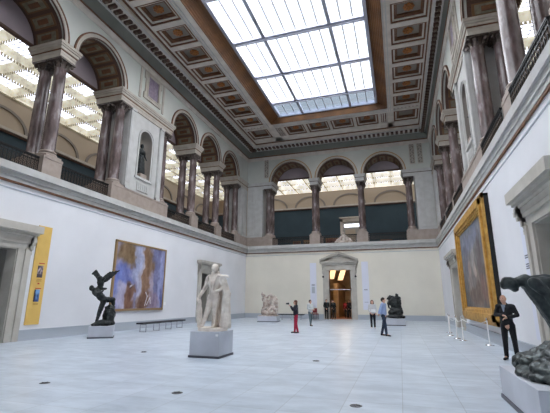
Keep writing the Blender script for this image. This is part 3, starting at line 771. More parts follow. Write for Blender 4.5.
# skylight
root = thing('skylight', 'huge bright glazed skylight in the middle of the coffered ceiling', 'skylight', ((SX0+SX1)/2, (SY0+SY1)/2, ZC))
def sloped(mb, o0, i0, z0, z1):  # rectangular sloped ring (x0,x1,y0,y1)
    a = [(o0[0], o0[2], z0), (o0[1], o0[2], z0), (o0[1], o0[3], z0), (o0[0], o0[3], z0)]; b = [(i0[0], i0[2], z1), (i0[1], i0[2], z1), (i0[1], i0[3], z1), (i0[0], i0[3], z1)]
    mb.add(a+b, [(0, 1, 5, 4), (1, 2, 6, 5), (2, 3, 7, 6), (3, 0, 4, 7)])
mb = MB(); O = (BX0, BX1, BY0, BY1); I = (SX0-.12, SX1+.12, SY0-.1, SY1+.05); K = 7
for k in range(K):
    t0, t1 = k/K, (k+1)/K; w = .03 if k % 2 else -.03
    f = lambda t: tuple(O[i]+(I[i]-O[i])*t for i in range(4))
    sloped(mb, f(t0), f(t0+.02), ZC-.08+.66*t0, ZC-.08+.66*t0+.06); sloped(mb, f(t0+.02), f(t1), ZC-.08+.66*t0+.06, ZC-.08+.66*t1)
mb.box((BX0-.06, BY0, ZC-.1), (BX0, BY1, ZC)); mb.box((BX1, BY0, ZC-.1), (BX1+.06, BY1, ZC)); mb.box((BX0, BY1, ZC-.1), (BX1, BY1+.06, ZC))
mb.build('fluted_moulding', 'mold', root)
mb = MB()
for x in (SX0-.04, SX1+.04): mb.box((x-.1, SY0, ZS-.25), (x+.1, SY1, ZS+.05))
for y in (SY0, SY1): mb.box((SX0, y-.07, ZS-.25), (SX1, y+.07, ZS+.05))
CY = [19.75+4.05*k for k in range(-3, 3)]; CX = [-7.12, -2.92]
for y in CY: mb.box((SX0, y-.19, ZS-.2), (SX1, y+.19, ZS-.02)); mb.box((SX0, y-.04, ZS-.3), (SX1, y+.04, ZS-.2))
for x in CX: mb.box((x-.11, SY0, ZS-.22), (x+.11, SY1, ZS-.02))
mb.build('frame_bars', 'bar', root)
mb = MB()
secs = [(SX0, CX[0], 3), (CX[0], CX[1], 6), (CX[1], SX1, 3)]
for a, b, n in secs:
    for k in range(1, n): mb.box((a+(b-a)*k/n-.034, SY0, ZS-.07), (a+(b-a)*k/n+.034, SY1, ZS-.01))
edges = [SY0]+[y for y in CY if y > SY0]+[SY1]
for a, b in zip(edges[:-1], edges[1:]):
    n = max(1, round((b-a)/.8))
    for k in range(1, n): mb.box((SX0, a+(b-a)*k/n-.009, ZS-.03), (SX1, a+(b-a)*k/n+.009, ZS-.01))
mb.build('glazing_bars', 'thin', root)
for a, b in zip(edges[:-1], edges[1:]):
    for c, d, _ in secs:
        m_ = MB(); m_.box((c, a, ZS), (d, b, ZS+.03)); m_.build('pane', 'skyb' if b == SY1 else 'sky', root)

# ------------------------------------------------------------------ doorways
def door_surround(name, T, o, zt, label_kind, inner='vest'):
    """stone surround with cornice on two consoles; o=(s0,s1,h)"""
    s0, s1, h = o; root = bpy.data.objects.new(name, None); COL.objects.link(root); root.location = T((s0+s1)/2, 0, 0); root['kind'] = 'structure'
    mb = MB()
    for a, b, n in ((s0-.42, s0-.0, .08), (s0-.46, s0-.3, .14), (s1+.0, s1+.42, .08), (s1+.3, s1+.46, .14)): sbox(mb, T, a, b, -.05, n, 0, h)
    sbox(mb, T, s0-.42, s1+.42, -.05, .08, h, h+.34); sbox(mb, T, s0-.46, s1+.46, -.05, .14, h+.22, h+.34)
    for a in (s0-.03, s1-.03): sbox(mb, T, a, a+.06, .02, -.5, 0, h)
    sbox(mb, T, s0, s1, .02, -.5, h-.04, h)
    for a, b in ((s0-.56, s0-.4), (s1+.4, s1+.56)): sbox(mb, T, a, b, 0, .12, 0, h+.1)
    sbox(mb, T, s0-.5, s1+.5, 0, .1, 0, .0)
    mb.build('frame', 'doorst', root)
    mb = MB()
    for z0, z1, n in ((h+.34, h+.5, .16), (h+.5, h+.58, .2), (h+.58, h+.68, .32), (h+.68, zt, .42)): sbox(mb, T, s0-.5-(n-.16), s1+.5+(n-.16), 0, n, z0, z1)
    mb.build('cornice', 'doorst', root)
    for s_ in (s0-.52, s1+.52):
        mb = MB()
        P = [(.3, h+.5), (.32, h+.4), (.27, h+.28), (.18, h+.16), (.12, h), (.13, h-.12), (.1, h-.22)]
        for i in range(len(P)-1):
            mb.tube([T(s_-.07, P[i][0]*.6, P[i][1]), T(s_+.07, P[i][0]*.6, P[i][1])], .1-.008*i, n=8)
            sbox(mb, T, s_-.07, s_+.07, 0, P[i][0], P[i+1][1], P[i][1])
        mb.build('console', 'doorst', root)
    return root
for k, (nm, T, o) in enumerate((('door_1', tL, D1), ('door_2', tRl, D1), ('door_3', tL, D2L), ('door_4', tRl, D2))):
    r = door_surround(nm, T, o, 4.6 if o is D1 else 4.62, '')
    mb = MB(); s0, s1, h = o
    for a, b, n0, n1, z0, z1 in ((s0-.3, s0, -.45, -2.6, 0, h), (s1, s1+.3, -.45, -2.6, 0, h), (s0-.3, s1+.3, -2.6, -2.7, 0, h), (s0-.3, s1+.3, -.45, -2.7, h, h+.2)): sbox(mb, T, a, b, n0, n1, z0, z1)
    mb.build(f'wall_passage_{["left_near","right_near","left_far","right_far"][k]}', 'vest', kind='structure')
# dark folded-back door leaf in the left near doorway
f = thing('passage_door', 'dark panelled door leaf standing inside the nearest left doorway', 'door', (XL-1.5, 10.9, 0))
mb = MB(); mb.box((XL-2.2, 10.95, 0), (XL-1.0, 11.02, 3.3)); mb.build('leaf', 'dbrown', f)
mb = MB(); mb.box((XL-2.0, 10.93, .4), (XL-1.2, 10.95, 1.5)); mb.box((XL-2.0, 10.93, 1.7), (XL-1.2, 10.95, 3.0)); mb.build('door_panel', 'teal', f)
# back doorway with pediment
root = bpy.data.objects.new('door_5', None); COL.objects.link(root); root.location = tB(-5.2, 0, 0); root['kind'] = 'structure'
s0, s1, h = DB; c = (s0+s1)/2; mb = MB()
for a, b, n in ((s0-.3, s0, .08), (s0-.5, s0-.3, .12), (s1, s1+.3, .08), (s1+.3, s1+.5, .12), (s0-.34, s0-.26, .15), (s1+.26, s1+.34, .15)): sbox(mb, tB, a, b, -.05, n, 0, h+.0)
sbox(mb, tB, s0-.5, s1+.5, -.05, .1, h, h+.5); sbox(mb, tB, s0-.46, s1+.46, .1, .15, h, h+.3)
for a in (s0-.03, s1-.03): sbox(mb, tB, a, a+.06, 0, -.5, 0, h)
mb.build('frame', 'doorst', root)
mb = MB()
for z0, z1, n in ((h+.48, h+.58, .2), (h+.58, h+.68, .32), (h+.68, h+.78, .38)): sbox(mb, tB, s0-.58-(n-.2), s1+.58+(n-.2), 0, n, z0, z1)
zb = h+.78; hw = (s1-s0)/2+.74
for w0, w1, dz, n in ((0, 1, .0, .36), ):
    for sg in (-1, 1):
        for (za, zb_, nn) in ((0, .12, .36), (.12, .2, .42)):
            P = [tB(c+sg*hw, q, zb+za) for q in (0, nn)]+[tB(c, q, zb+.72+za) for q in (0, nn)]+[tB(c+sg*hw, q, zb+zb_) for q in (0, nn)]+[tB(c, q, zb+.72+zb_) for q in (0, nn)]
            mb.add(P, [(0, 1, 3, 2), (4, 6, 7, 5), (1, 5, 7, 3), (0, 2, 6, 4), (0, 4, 5, 1), (2, 3, 7, 6)])
mb.add([tB(c-hw, .06, zb), tB(c+hw, .06, zb), tB(c, .06, zb+.74), tB(c-hw, 0, zb), tB(c+hw, 0, zb), tB(c, 0, zb+.74)], [(0, 1, 2), (3, 5, 4), (0, 3, 4, 1), (1, 4, 5, 2), (2, 5, 3, 0)])
mb.build('pediment', 'doorst', root)
for s_ in (s0-.46, s1+.46):
    mb = MB()
    for i, (n, z) in enumerate(((.3, h+.5), (.28, h+.3), (.2, h+.1), (.14, h-.1), (.16, h-.25))):
        mb.tube([tB(s_-.1, n*.5, z), tB(s_+.1, n*.5, z)], .11-.008*i, n=8)
    mb.build('console', 'doorst', root)
    mb = MB(); mb.tube([tB(s_, .1, h-.62), tB(s_, .2, h-.62)], .09, n=10); mb.build('boss', 'black', root)
# warm lit room behind the door
mb = MB()
for a, b in (((-8.2, D+.4, 0), (-8.0, 46, 5.6)), ((-2.2, D+.4, 0), (-2.0, 46, 5.6)), ((-8.2, 45.8, 0), (-2, 46, 5.6)), ((-8.2, D+.4, 5.5), (-2, 46, 5.6))): mb.box(a, b)
mb.box((-6.6, 40.5, 0), (-6.1, 46, 3.4), 0); mb.box((-4.4, 41.5, 0), (-3.9, 46, 5.4), 0)
mb.build('wall_back_room', 'warmwall', kind='structure')
mb = MB(); mb.box((-8.2, D+.4, -.3), (-2, 46, .0)); mb.build('floor_back_room', 'wood', kind='structure')
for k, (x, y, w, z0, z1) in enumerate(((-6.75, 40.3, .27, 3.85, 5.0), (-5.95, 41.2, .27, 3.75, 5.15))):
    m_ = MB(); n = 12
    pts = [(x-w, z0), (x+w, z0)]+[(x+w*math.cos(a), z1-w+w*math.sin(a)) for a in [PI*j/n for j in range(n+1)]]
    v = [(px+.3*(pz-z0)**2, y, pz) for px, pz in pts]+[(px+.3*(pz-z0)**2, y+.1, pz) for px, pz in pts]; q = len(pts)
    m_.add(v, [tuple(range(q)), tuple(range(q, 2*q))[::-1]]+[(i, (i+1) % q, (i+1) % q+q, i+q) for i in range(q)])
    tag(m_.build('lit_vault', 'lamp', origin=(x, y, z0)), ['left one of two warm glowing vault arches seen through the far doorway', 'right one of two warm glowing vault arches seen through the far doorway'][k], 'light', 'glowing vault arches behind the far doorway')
f = thing('glass_door', 'tall glazed door screen with pale transom bar in the far doorway', 'door', (c, D+.3, 0))
mb = MB(); mb.box((s0+.03, D+.28, 2.6), (s1-.03, D+.36, 2.68)); mb.build('transom_bar', 'chrome', f)
mb = MB(); mb.box((s0+.03, D+.28, 0), (s0+.1, D+.36, h-.04)); mb.box((s1-.1, D+.28, 0), (s1-.03, D+.36, h-.04)); mb.build('stile', 'dbrown', f)

# ------------------------------------------------------------------ pictures, banners
def lerp(a, b, t): return tuple(a[i]+(b[i]-a[i])*t for i in range(3))
def blobs_paint(base, bl, ns=3., na=22, seed=0.):
    def fn(u, v):
        c = base(u, v) if callable(base) else base
        for (bu, bv, ru, rv, col, st) in bl:
            wu = u+.07*noise.noise(Vector((u*5, v*5, seed+5)))+.035*noise.noise(Vector((u*19, v*13, seed+2))); wv = v+.10*noise.noise(Vector((u*5, v*5, seed+9)))+.05*noise.noise(Vector((u*17, v*11, seed+3)))
            d = ((wu-bu)/ru)**2+((wv-bv)/rv)**2
            t = max(0., min(1., (1.4-d)/.85))*st
            c = lerp(c, col, t)
        n = noise.noise(Vector((u*ns*6, v*ns*2.2, seed)))+.5*noise.noise(Vector((u*ns*14, v*ns*9, seed)))
        return tuple(x+n*na for x in c)
    return fn
# abstract painting on the left wall
y0, y1, z0, z1 = 16.95, 21.75, 1.02, 4.84
root = thing('abstract_painting', 'large abstract blue, mauve and brown painting in thin wooden frame on left wall', 'painting', (XL, 19.4, z0))
mb = MB()
for a, b, c0, c1 in ((y0, y1, z0, z0+.12), (y0, y1, z1-.1, z1), (y0, y0+.12, z0, z1), (y1-.1, y1, z0, z1)): mb.box((XL, a, c0), (XL+.1, b, c1))
mb.build('frame', 'woodfr', root)
fn = blobs_paint((146, 142, 172), [(.22, .85, .2, .2, (122, 98, 70), 1), (.2, .5, .2, .16, (104, 112, 172), .9), (.1, .3, .12, .3, (110, 124, 190), .9), (.18, .18, .16, .22, (184, 176, 196), .9), (.3, .2, .08, .25, (120, 84, 66), 1), (.31, .36, .05, .05, (90, 66, 64), 1),
     (.58, .6, .1, .5, (142, 106, 78), .9), (.68, .8, .12, .25, (124, 96, 72), .9), (.48, .5, .05, .6, (190, 188, 206), .8), (.6, .12, .16, .14, (110, 76, 56), .95), (.82, .6, .07, .6, (104, 108, 150), .7), (.93, .5, .06, .5, (150, 156, 200), .8), (.72, .3, .05, .3, (168, 150, 160), .7), (.42, .75, .06, .3, (160, 166, 196), .8), (.8, .1, .1, .15, (150, 130, 150), .8), (.97, .15, .04, .2, (84, 88, 140), .8)], 3., 26, 2.)
def fn2(u, v):
    c = fn(u, v)
    # loose white strokes low on the right of centre
    for (a, b, q, r) in ((.62, .05, .66, .2), (.66, .2, .62, .26), (.66, .06, .72, .18), (.72, .18, .74, .08), (.3, .34, .33, .36)):
        px, py = q-a, r-b; t = max(0, min(1, ((u-a)*px+(v-b)*py)/(px*px+py*py))); d = math.hypot(u-a-px*t, (v-b-py*t)*.8)
        if d < .009: c = lerp(c, (225, 222, 230), .8)
    return c
canvas('canvas', fn2, 110, 88, lambda u, v: (XL+.06, y0+.1+u*(y1-y0-.2), z0+.1+v*(z1-z0-.2)), root, (-.04, 0, 0))
mb = MB(); mb.box((XL, 21.95, 1.3), (XL+.02, 22.15, 1.48)); tag(mb.build('wall_label', 'paper', origin=(XL, 22.05, 1.3)), 'tiny white label card right of the abstract painting', 'label')

# yellow exhibition banner
root = thing('exhibition_banner', 'tall yellow banner with two small pictures beside the nearest left doorway', 'banner', (XL, 12.5, .6))
mb = MB(); mb.box((XL, 12.2, .6), (XL+.04, 12.86, 4.72)); mb.build('panel', 'yellow', root)
canvas('upper_picture', lambda u, v: lerp((60, 50, 60), (210, 190, 190), max(0, min(1, .5+noise.noise(Vector((u*4, v*4, 3))))) if v > .3 else .05), 16, 16, lambda u, v: (XL+.05, 12.42+u*.26, 2.52+v*.5), root, (-.01, 0, 0))
canvas('lower_picture', lambda u, v: lerp((40, 60, 110), (120, 170, 220), max(0, min(1, v+noise.noise(Vector((u*3, v*3, 7)))))) if u > .2 else (40, 36, 50), 16, 16, lambda u, v: (XL+.05, 12.42+u*.26, 1.52+v*.5), root, (-.01, 0, 0))
mb = MB()
for z in (3.1, 2.05):
    q = MB(); q.box((XL+.04, 12.44, z), (XL+.05, 12.72, z+.035)); q.build('red_heading', 'red', root)
mb.box((XL+.04, 12.52, 2.24), (XL+.05, 12.6, 2.3)); mb.build('red_mark', 'red', root)
mb = MB()
for z in (2.44, 2.4, 2.36, 1.44, 1.4): mb.box((XL+.04, 12.44, z), (XL+.05, 12.68, z+.014))
mb.build('text_lines', 'gold', root)

# pale information banners beside the far door
for x0, x1, z0_, z1_, w in ((-8.02, -7.42, 1.0, 5.12, 'left'), (-3.2, -2.6, .85, 5.13, 'right')):
    root = thing('information_banner', f'tall pale lilac banner on the far wall, {w} of the pedimented door', 'banner', ((x0+x1)/2, D, z0_), 0, 'pale banners beside the far door')
    mb = MB(); mb.box((x0, D-.05, z0_), (x1, D, z1_)); mb.build('panel', 'banner', root)
    mb = MB()
    for z in ((3.1, 3.04, 2.98) if w == 'left' else (2.62, 2.56, 1.5)): mb.box((x0+.14, D-.06, z), (x1-.14, D-.05, z+.03))
    mb.build('text_lines', 'ink', root)
    if w == 'left':
        mb = MB(); mb.box((x0+.15, D-.06, 2.3), (x1-.15, D-.05, 2.9)); mb.build('image', 'skirt', root)
# text label on the right wall by the door
root = thing('wall_text', 'small grey wall text on a pale strip beside the nearest right doorway', 'label', (XR, 12.5, 2.3))
mb = MB(); mb.box((XR-.02, 12.2, .6), (XR, 12.62, 4.0)); mb.build('panel', 'banner', root)
mb = MB()
for z in (2.86, 2.8, 2.62, 2.56, 2.5): mb.box((XR-.03, 12.3, z), (XR-.02, 12.55, z+.03))
mb.build('text_lines', 'ink', root)

# huge gilt-framed painting on the right wall
root = thing('gilt_framed_painting', 'huge dim old painting in a heavy gilt frame on the right wall', 'painting', (XR, 20, .6))
X0 = XR-.32
ya, yb, za, zb = 15.95, 23.6, .72, 5.72
mb = MB()
mb.box((XR-.1, ya+.04, za+.04), (XR, yb-.04, zb-.04))
for q in (((ya+.02, za+.02), (ya+.12, zb-.02)), ((yb-.12, za+.02), (yb-.02, zb-.02)), ((ya+.02, za+.02), (yb-.02, za+.12)), ((ya+.02, zb-.12), (yb-.02, zb-.02))): mb.box((XR-.2, *q[0]), (XR, *q[1]))
mb.build('backing', 'black', root)
mb = MB()
for d, w, n0, n1 in ((0, .2, .17, .26), (.18, .26, .15, .34), (.44, .18, .13, .27), (.6, .12, .13, .2)):
    a, b, c_, e = ya+d, yb-d, za+d*.85, zb-d*.85
    for q in (((a, c_), (b, c_+w)), ((a, e-w), (b, e)), ((a, c_), (a+w, e)), ((b-w, c_), (b, e))):
        mb.box((XR-n0, q[0][0], q[0][1]), (XR-n1, q[1][0], q[1][1]))
mb.build('gilt_frame', 'frame_gold', root)
fp = blobs_paint(lambda u, v: lerp((86, 84, 84), (122, 124, 132), v), [(.5, .35, .3, .4, (122, 112, 106), .6), (.3, .3, .1, .22, (146, 132, 122), .6), (.62, .28, .1, .25, (134, 118, 106), .6), (.5, .62, .08, .2, (180, 172, 166), .6), (.45, .8, .3, .12, (122, 128, 152), .6), (.75, .5, .1, .3, (92, 78, 76), .8), (.2, .6, .12, .2, (98, 96, 108), .7), (.45, .15, .3, .1, (96, 76, 66), .8), (.55, .45, .05, .1, (205, 180, 165), .6), (.35, .48, .05, .1, (176, 150, 140), .6), (.8, .2, .1, .14, (120, 88, 78), .8)], 4., 26, 9.)
canvas('canvas', fp, 100, 80, lambda u, v: (XR-.15, yb-.66-u*(yb-ya-1.32), za+.56+v*(zb-za-1.12)), root, (.04, 0, 0))

# ------------------------------------------------------------------ benches, chair, grilles, stanchions
def bench(loc, L_, rz, label, n=4):
    root = thing('bench', label, 'bench', loc, rz, 'long dark backless benches')
    b = MB(); b.box((-L_/2, -.22, .4), (L_/2, .22, .48)); o = b.build('seat', 'benchtop'); o.parent = root
    for k in range(n):
        x = -L_/2+.3+k*(L_-.6)/(n-1)
        b = MB(); b.bar((x, -.18, 0), (x, -.18, .4), .03); b.bar((x, .18, 0), (x, .18, .4), .03); b.bar((x, -.18, .02), (x, .18, .02), .03); b.bar((x, -.18, .38), (x, .18, .38), .03)
        o = b.build('leg_frame', 'chrome'); o.parent = root
    return root
bench((-12.75, 19.2, 0), 4.1, PI/2, 'long dark backless bench on thin metal legs under the abstract painting')
bench((-9.2, 33.4, 0), 2.3, 0, 'short dark bench by the far wall behind the red-trousered visitor', 3)
root = thing('guard_chair', 'dark red chair against the far wall left of the door', 'chair', (-7.45, 35.2, 0), .5)
m_red = mat('dark_red_seat', (120, 40, 44), .6)
for nm, a, b, m_ in (('seat', (-.25, -.25, .42), (.25, .25, .5), m_red), ('backrest', (-.25, .21, .55), (.25, .27, .95), m_red)):
    q = MB(); q.box(a, b); o = q.build(nm, m_); o.parent = root
for x in (-.22, .22):
    for y in (-.22, .22):
        q = MB(); q.bar((x, y, 0), (x, y, .42 if y < 0 else .6), .03); o = q.build('leg', 'black'); o.parent = root

gr = [(-3.9, 6.47, 'between the white statue and the viewer'), (-6.82, 6.35, 'at the lower left of the floor'), (-7.89, 10.94, 'left of the white statue plinth'), (-.78, 6.62, 'at the lower right of the floor'), (-2.32, 10.94, 'on the floor right of the white statue'), (-9.6, 6.3, 'farthest left on the near floor')]
for x, y, w in gr:
    q = MB(); q.lathe([(.09, 0), (.1, .004), (.085, .008), (.0, .008)][:3], (x, y, 0), n=16); q.bar((x-.07, y, .01), (x+.07, y, .01), .012); q.bar((x, y-.07, .01), (x, y+.07, .01), .012)
    tag(q.build('floor_socket', 'vent', origin=(x, y, 0)), f'small round metal floor cover {w}', 'floor cover', 'round metal floor covers')
sp = [(2.36, 22.9, 'farthest'), (2.2, 21.0, 'second farthest'), (2.3, 19.4, 'third farthest'), (2.42, 18.5, 'fourth farthest'), (3.1, 16.9, 'nearest')]
sp0 = None
for x, y, w in sp:
    lab = f'slim pale barrier post by the gilt-framed painting, {w} of the five'
    if sp0 is None:
        sp0 = thing('barrier_post', lab, 'barrier post', (x, y, 0), 0, 'barrier posts before the gilt-framed painting')
        q = MB(); q.lathe([(.16, 0), (.16, .015), (.04, .04)], (x, y, 0), n=20); q.build('base', 'chrome', sp0)
        q = MB(); q.lathe([(.022, .03), (.022, .92)], (x, y, 0), n=12); q.build('pole', 'paper', sp0)
        q = MB(); q.lathe([(.035, .9), (.04, .93), (.03, .98), (.01, 1.0)], (x, y, 0), n=12); q.build('finial', 'chrome', sp0)
    else: copy_tree(sp0, (x, y, 0), 0, lab)
def rope(a, b, label):
    q = MB(); a = Vector((*a, .88)); b = Vector((*b, .88)); q.tube([a.lerp(b, t/10)-Vector((0, 0, .55*(t/10)*(1-t/10))) for t in range(11)], .012, n=6)
    tag(q.build('barrier_rope', 'paper', origin=tuple(a)), label, 'rope', 'barrier ropes')
rope(sp[4][:2], sp[3][:2], 'thin pale barrier rope reaching the nearest post'); rope(sp[3][:2], sp[2][:2], 'thin pale barrier rope between the third and fourth farthest posts')
rope(sp[2][:2], sp[1][:2], 'thin pale barrier rope between the second and third farthest posts'); rope(sp[1][:2], sp[0][:2], 'thin pale barrier rope reaching the farthest post')

# ------------------------------------------------------------------ plinths
def plinth(label, c, w, d, h, rz=0.):
    root = thing('plinth', label, 'plinth', (c[0], c[1], 0), rz, 'grey sculpture plinths')
    b = MB(); b.box((-w/2-.02, -d/2-.02, 0), (w/2+.02, d/2+.02, .06)); o = b.build('foot', 'plinthd'); o.parent = root
    b = MB(); b.box((-w/2, -d/2, .06), (w/2, d/2, h)); o = b.build('body', 'plinth'); o.parent = root
    md = o.modifiers.new('b', 'BEVEL'); md.width = .008; md.segments = 2
    return root
plinth('square grey plinth under the white cloaked statue', (-5.48, 10.88), .94, .98, .72)
pl = MB(); pl.box((-5.12, 10.38, .6), (-5.04, 10.39, .66)); tag(pl.build('plinth_label', 'paper', origin=(-5.08, 10.385, .6)), 'tiny white label on the plinth of the cloaked statue', 'label')
plinth('low grey plinth under the bronze of a man and an eagle', (-12.66, 14.4), 1.0, .92, .5, math.radians(38))
plinth('wide low grey plinth under the pale entwined stone group', (-10.05, 29.75), 1.55, 1.3, .42, .1)
plinth('low grey plinth under the dark far bronze', (-.42, 28.5), 1.25, 1.3, .46, .03)
plinth('long grey plinth under the foreground bowed bronze', (2.3, 6.98), 1.46, 2.05, .52)

# ------------------------------------------------------------------ sculptures
# 1 white cloaked man
root = thing('cloaked_statue', 'tall whitish stone statue of a man in a long cloak, on grey plinth', 'statue', (-5.47, 10.88, .72))
b = MB(); b.lathe([(.44, 0), (.45, .03), (.43, .1)], (-5.47, 10.88, .72), n=28); bb = b.build('oval_base', 'plaster', root)
P = [('e', (.0, -.03, 1.84), (.095, .115, .135)), ('e', (.0, -.14, 1.83), (.02, .03, .03)), ('e', (0, .0, 1.9), (.11, .12, .1)), ('c', (0, 0, 1.72), (0, 0, 1.62), .065, .08),
     ('e', (0, 0, 1.42), (.21, .15, .25)), ('e', (0, -.01, 1.16), (.165, .135, .18)), ('e', (0, 0, 1.0), (.18, .14, .15)),
     ('chain', [(-.09, 0, .98), (-.15, -.1, .58), (-.27, -.12, .2)], [.12, .085, .06]), ('chain', [(-.27, -.12, .2), (-.29, -.12, .14), (-.36, -.26, .12)], [.055, .05, .035]),
     ('chain', [(.08, 0, .98), (.08, -.05, .56), (.07, -.02, .2)], [.12, .085, .06]), ('chain', [(.07, -.02, .2), (.07, -.03, .14), (.08, -.18, .12)], [.055, .05, .035]),
     ('chain', [(-.22, 0, 1.55), (-.33, .02, 1.25), (-.46, -.06, 1.02)], [.085, .065, .045]), ('chain', [(-.46, -.06, 1.02), (-.5, -.1, .95), (-.5, -.14, .9)], [.045, .035, .02]),
     ('chain', [(.22, 0, 1.55), (.36, -.02, 1.28), (.22, -.16, 1.18)], [.085, .065, .045]), ('chain', [(.22, -.16, 1.18), (.14, -.19, 1.18)], [.04, .03]),
     # collar and coat
     ('chain', [(-.13, -.08, 1.62), (-.06, -.16, 1.4), (-.03, -.17, 1.2)], [.05, .04, .03]), ('chain', [(.13, -.08, 1.62), (.06, -.16, 1.4), (.03, -.17, 1.2)], [.05, .04, .03]),
     ('c', (-.18, -.02, 1.62), (.2, -.02, 1.62), .06, .07), ('chain', [(-.1, .05, 1.72), (0, .09, 1.73), (.1, .05, 1.72)], [.05, .06, .05])]
for k in range(3): P.append(('chain', [(-.5+.02*k, -.02, .88), (-.53+.04*k, -.0+.02*k, .5), (-.48+.04*k, .0, .1)], [.04, .05, .045]))
for k in range(9):      # cloak from the shoulder to the ground on the right
    t = k/8.; P.append(('chain', [(.22+.08*t, .02+.07*math.sin(k*1.9), 1.6-.05*t), (.34+.15*t, .03+.09*math.sin(k*2.3), 1.1), (.28+.25*t, .0+.14*math.sin(k*2.1), .12)], [.065, .055, .06]))
for k in range(6): P.append(('chain', [(-.1+.06*k, .14, 1.5), (-.08+.07*k, .22, .9), (-.12+.09*k, .24, .1)], [.055, .05, .05]))
P.append(('e', (.36, -.02, 1.6), (.12, .1, .06)))
for f in range(4): P.append(('c', (-.485+.012*f, -.12, .93), (-.49+.015*f, -.16, .85), .014, .011))
blob('figure', P, 'plaster', root, voxel=.016, smooth=2, jitter=.012, jscale=14)

# 2 bronze man wrestling an eagle; local x runs along the picture
root = thing('eagle_bronze', 'dark bronze of a straining man with an eagle above him, on grey plinth', 'statue', (-12.66, 14.4, .5), math.radians(41))
P = [('e', (-.6, 0, 1.62), (.105, .13, .13)), ('c', (-.56, 0, 1.6), (-.46, 0, 1.52), .07, .08), ('e', (-.36, 0, 1.44), (.24, .2, .19), Matrix.Rotation(.7, 3, 'Y')), ('e', (-.2, 0, 1.26), (.23, .17, .17), Matrix.Rotation(.9, 3, 'Y')), ('e', (-.04, 0, 1.12), (.18, .17, .16)),
     ('chain', [(-.04, -.06, 1.1), (-.16, -.1, .62), (-.26, -.06, .14)], [.13, .1, .06]), ('chain', [(-.26, -.06, .14), (-.32, -.1, .1), (-.44, -.12, .06)], [.055, .05, .035]),
     ('chain', [(.0, .06, 1.12), (.34, .0, 1.12), (.37, .02, .86)], [.14, .11, .07]), ('chain', [(.37, .02, .86), (.3, -.08, .84)], [.05, .035]),
     ('chain', [(-.46, -.12, 1.52), (-.42, -.24, 1.36), (-.2, -.22, 1.42)], [.085, .07, .05]), ('chain', [(-.4, .1, 1.54), (-.3, .1, 1.72), (-.2, .02, 1.84)], [.085, .07, .05]), ('chain', [(-.2, -.22, 1.42), (-.12, -.16, 1.5), (-.1, -.12, 1.56)], [.045, .04, .03]),
     ('e', (-.5, -.14, 1.56), (.09, .09, .08))]
blob('man', P, 'bronze', root, voxel=.02, smooth=2, jitter=.012, jscale=12)
P = [('chain', [(-.24, 0, 1.62), (-.26, 0, 1.85), (-.31, -.02, 2.06)], [.1, .15, .12]), ('e', (-.12, 0, 1.6), (.16, .08, .06)), ('chain', [(-.2, -.06, 1.95), (-.14, -.14, 2.05), (-.08, -.2, 2.02)], [.07, .05, .02])]
for k in range(6):   # left wing folded up and curling over
    t = k/5; P.append(('chain', [(-.28, .05, 1.9), (-.36-.06*t, .06, 2.16-.04*t), (-.5-.04*t, .04, 2.38-.16*t), (-.66+.03*k, .02, 2.24-.06*t)], [.07, .07, .055, .025]))
for tip in ((-.09, 2.22), (.0, 2.3), (.09, 2.36), (.2, 2.39), (.33, 2.41), (.47, 2.43), (.36, 2.3), (.27, 2.2), (.18, 2.1), (.1, 2.02), (.03, 1.95)):   # right wing outstretched
    P.append(('chain', [(-.22, .02, 1.92), (-.22+.5*(tip[0]+.22), .03, 1.92+.56*(tip[1]-1.92)), (tip[0], .02, tip[1])], [.07, .055, .025]))
blob('eagle', P, 'bronze', root, voxel=.018, smooth=1, jitter=.015, jscale=14)
P = [('e', (.24, 0, .42), (.26, .3, .48)), ('e', (.1, -.05, .12), (.42, .32, .14)), ('e', (.3, .05, .68), (.18, .2, .14)), ('e', (-.25, -.08, .04), (.25, .22, .06)), ('e', (.12, .1, .36), (.16, .2, .3)), ('c', (.08, 0, .78), (.42, 0, .8), .07, .06)]
blob('rock', P, 'bronze', root, voxel=.025, smooth=1, jitter=.06, jscale=5)

# 3 pale entwined group
root = thing('entwined_group', 'pale weathered stone group of entwined figures, on wide low plinth', 'statue', (-10.05, 29.75, .42), .1)
P = []
def fig(P, hip, knee1, foot1, knee2, foot2, chest, head, arms, s=1.):
    P += [('e', hip, (.17*s, .17*s, .17*s)), ('chain', [hip, chest], [.15*s, .2*s]), ('e', chest, (.22*s, .17*s, .22*s)), ('chain', [chest, head], [.07*s, .07*s]), ('e', head, (.11*s, .12*s, .14*s)),
          ('chain', [hip, knee1, foot1], [.13*s, .1*s, .06*s]), ('chain', [hip, knee2, foot2], [.13*s, .1*s, .06*s])]
    for a in arms: P.append(('chain', a, [.075*s, .06*s, .045*s]))
fig(P, (-.3, 0, .75), (-.5, -.2, .5), (-.45, -.1, .05), (-.1, -.2, .5), (-.15, 0, .05), (-.35, 0, 1.3), (-.42, -.02, 1.62), [[(-.45, 0, 1.42), (-.62, 0, 1.65), (-.55, 0, 1.86)], [(-.22, 0, 1.4), (.0, -.1, 1.55), (.1, -.05, 1.7)]], 1.1)
fig(P, (.3, .0, .8), (.55, -.15, .5), (.5, 0, .05), (.15, -.25, .45), (.2, -.1, .05), (.32, 0, 1.3), (.18, -.05, 1.6), [[(.48, 0, 1.42), (.66, -.05, 1.15), (.45, -.15, .95)], [(.2, -.1, 1.4), (.05, -.2, 1.15), (-.1, -.2, 1.0)]], 1.1)
P += [('e', (0, 0, .25), (.65, .4, .25)), ('e', (-.45, .05, .35), (.2, .3, .35)), ('e', (.45, .1, .35), (.22, .3, .35)), ('e', (0, .15, .8), (.3, .15, .5)), ('chain', [(.45, .1, 1.5), (.62, .1, 1.2), (.6, .05, .4)], [.12, .14, .14])]
blob('figures', P, 'plaster2', root, voxel=.028, smooth=2, jitter=.05, jscale=6)
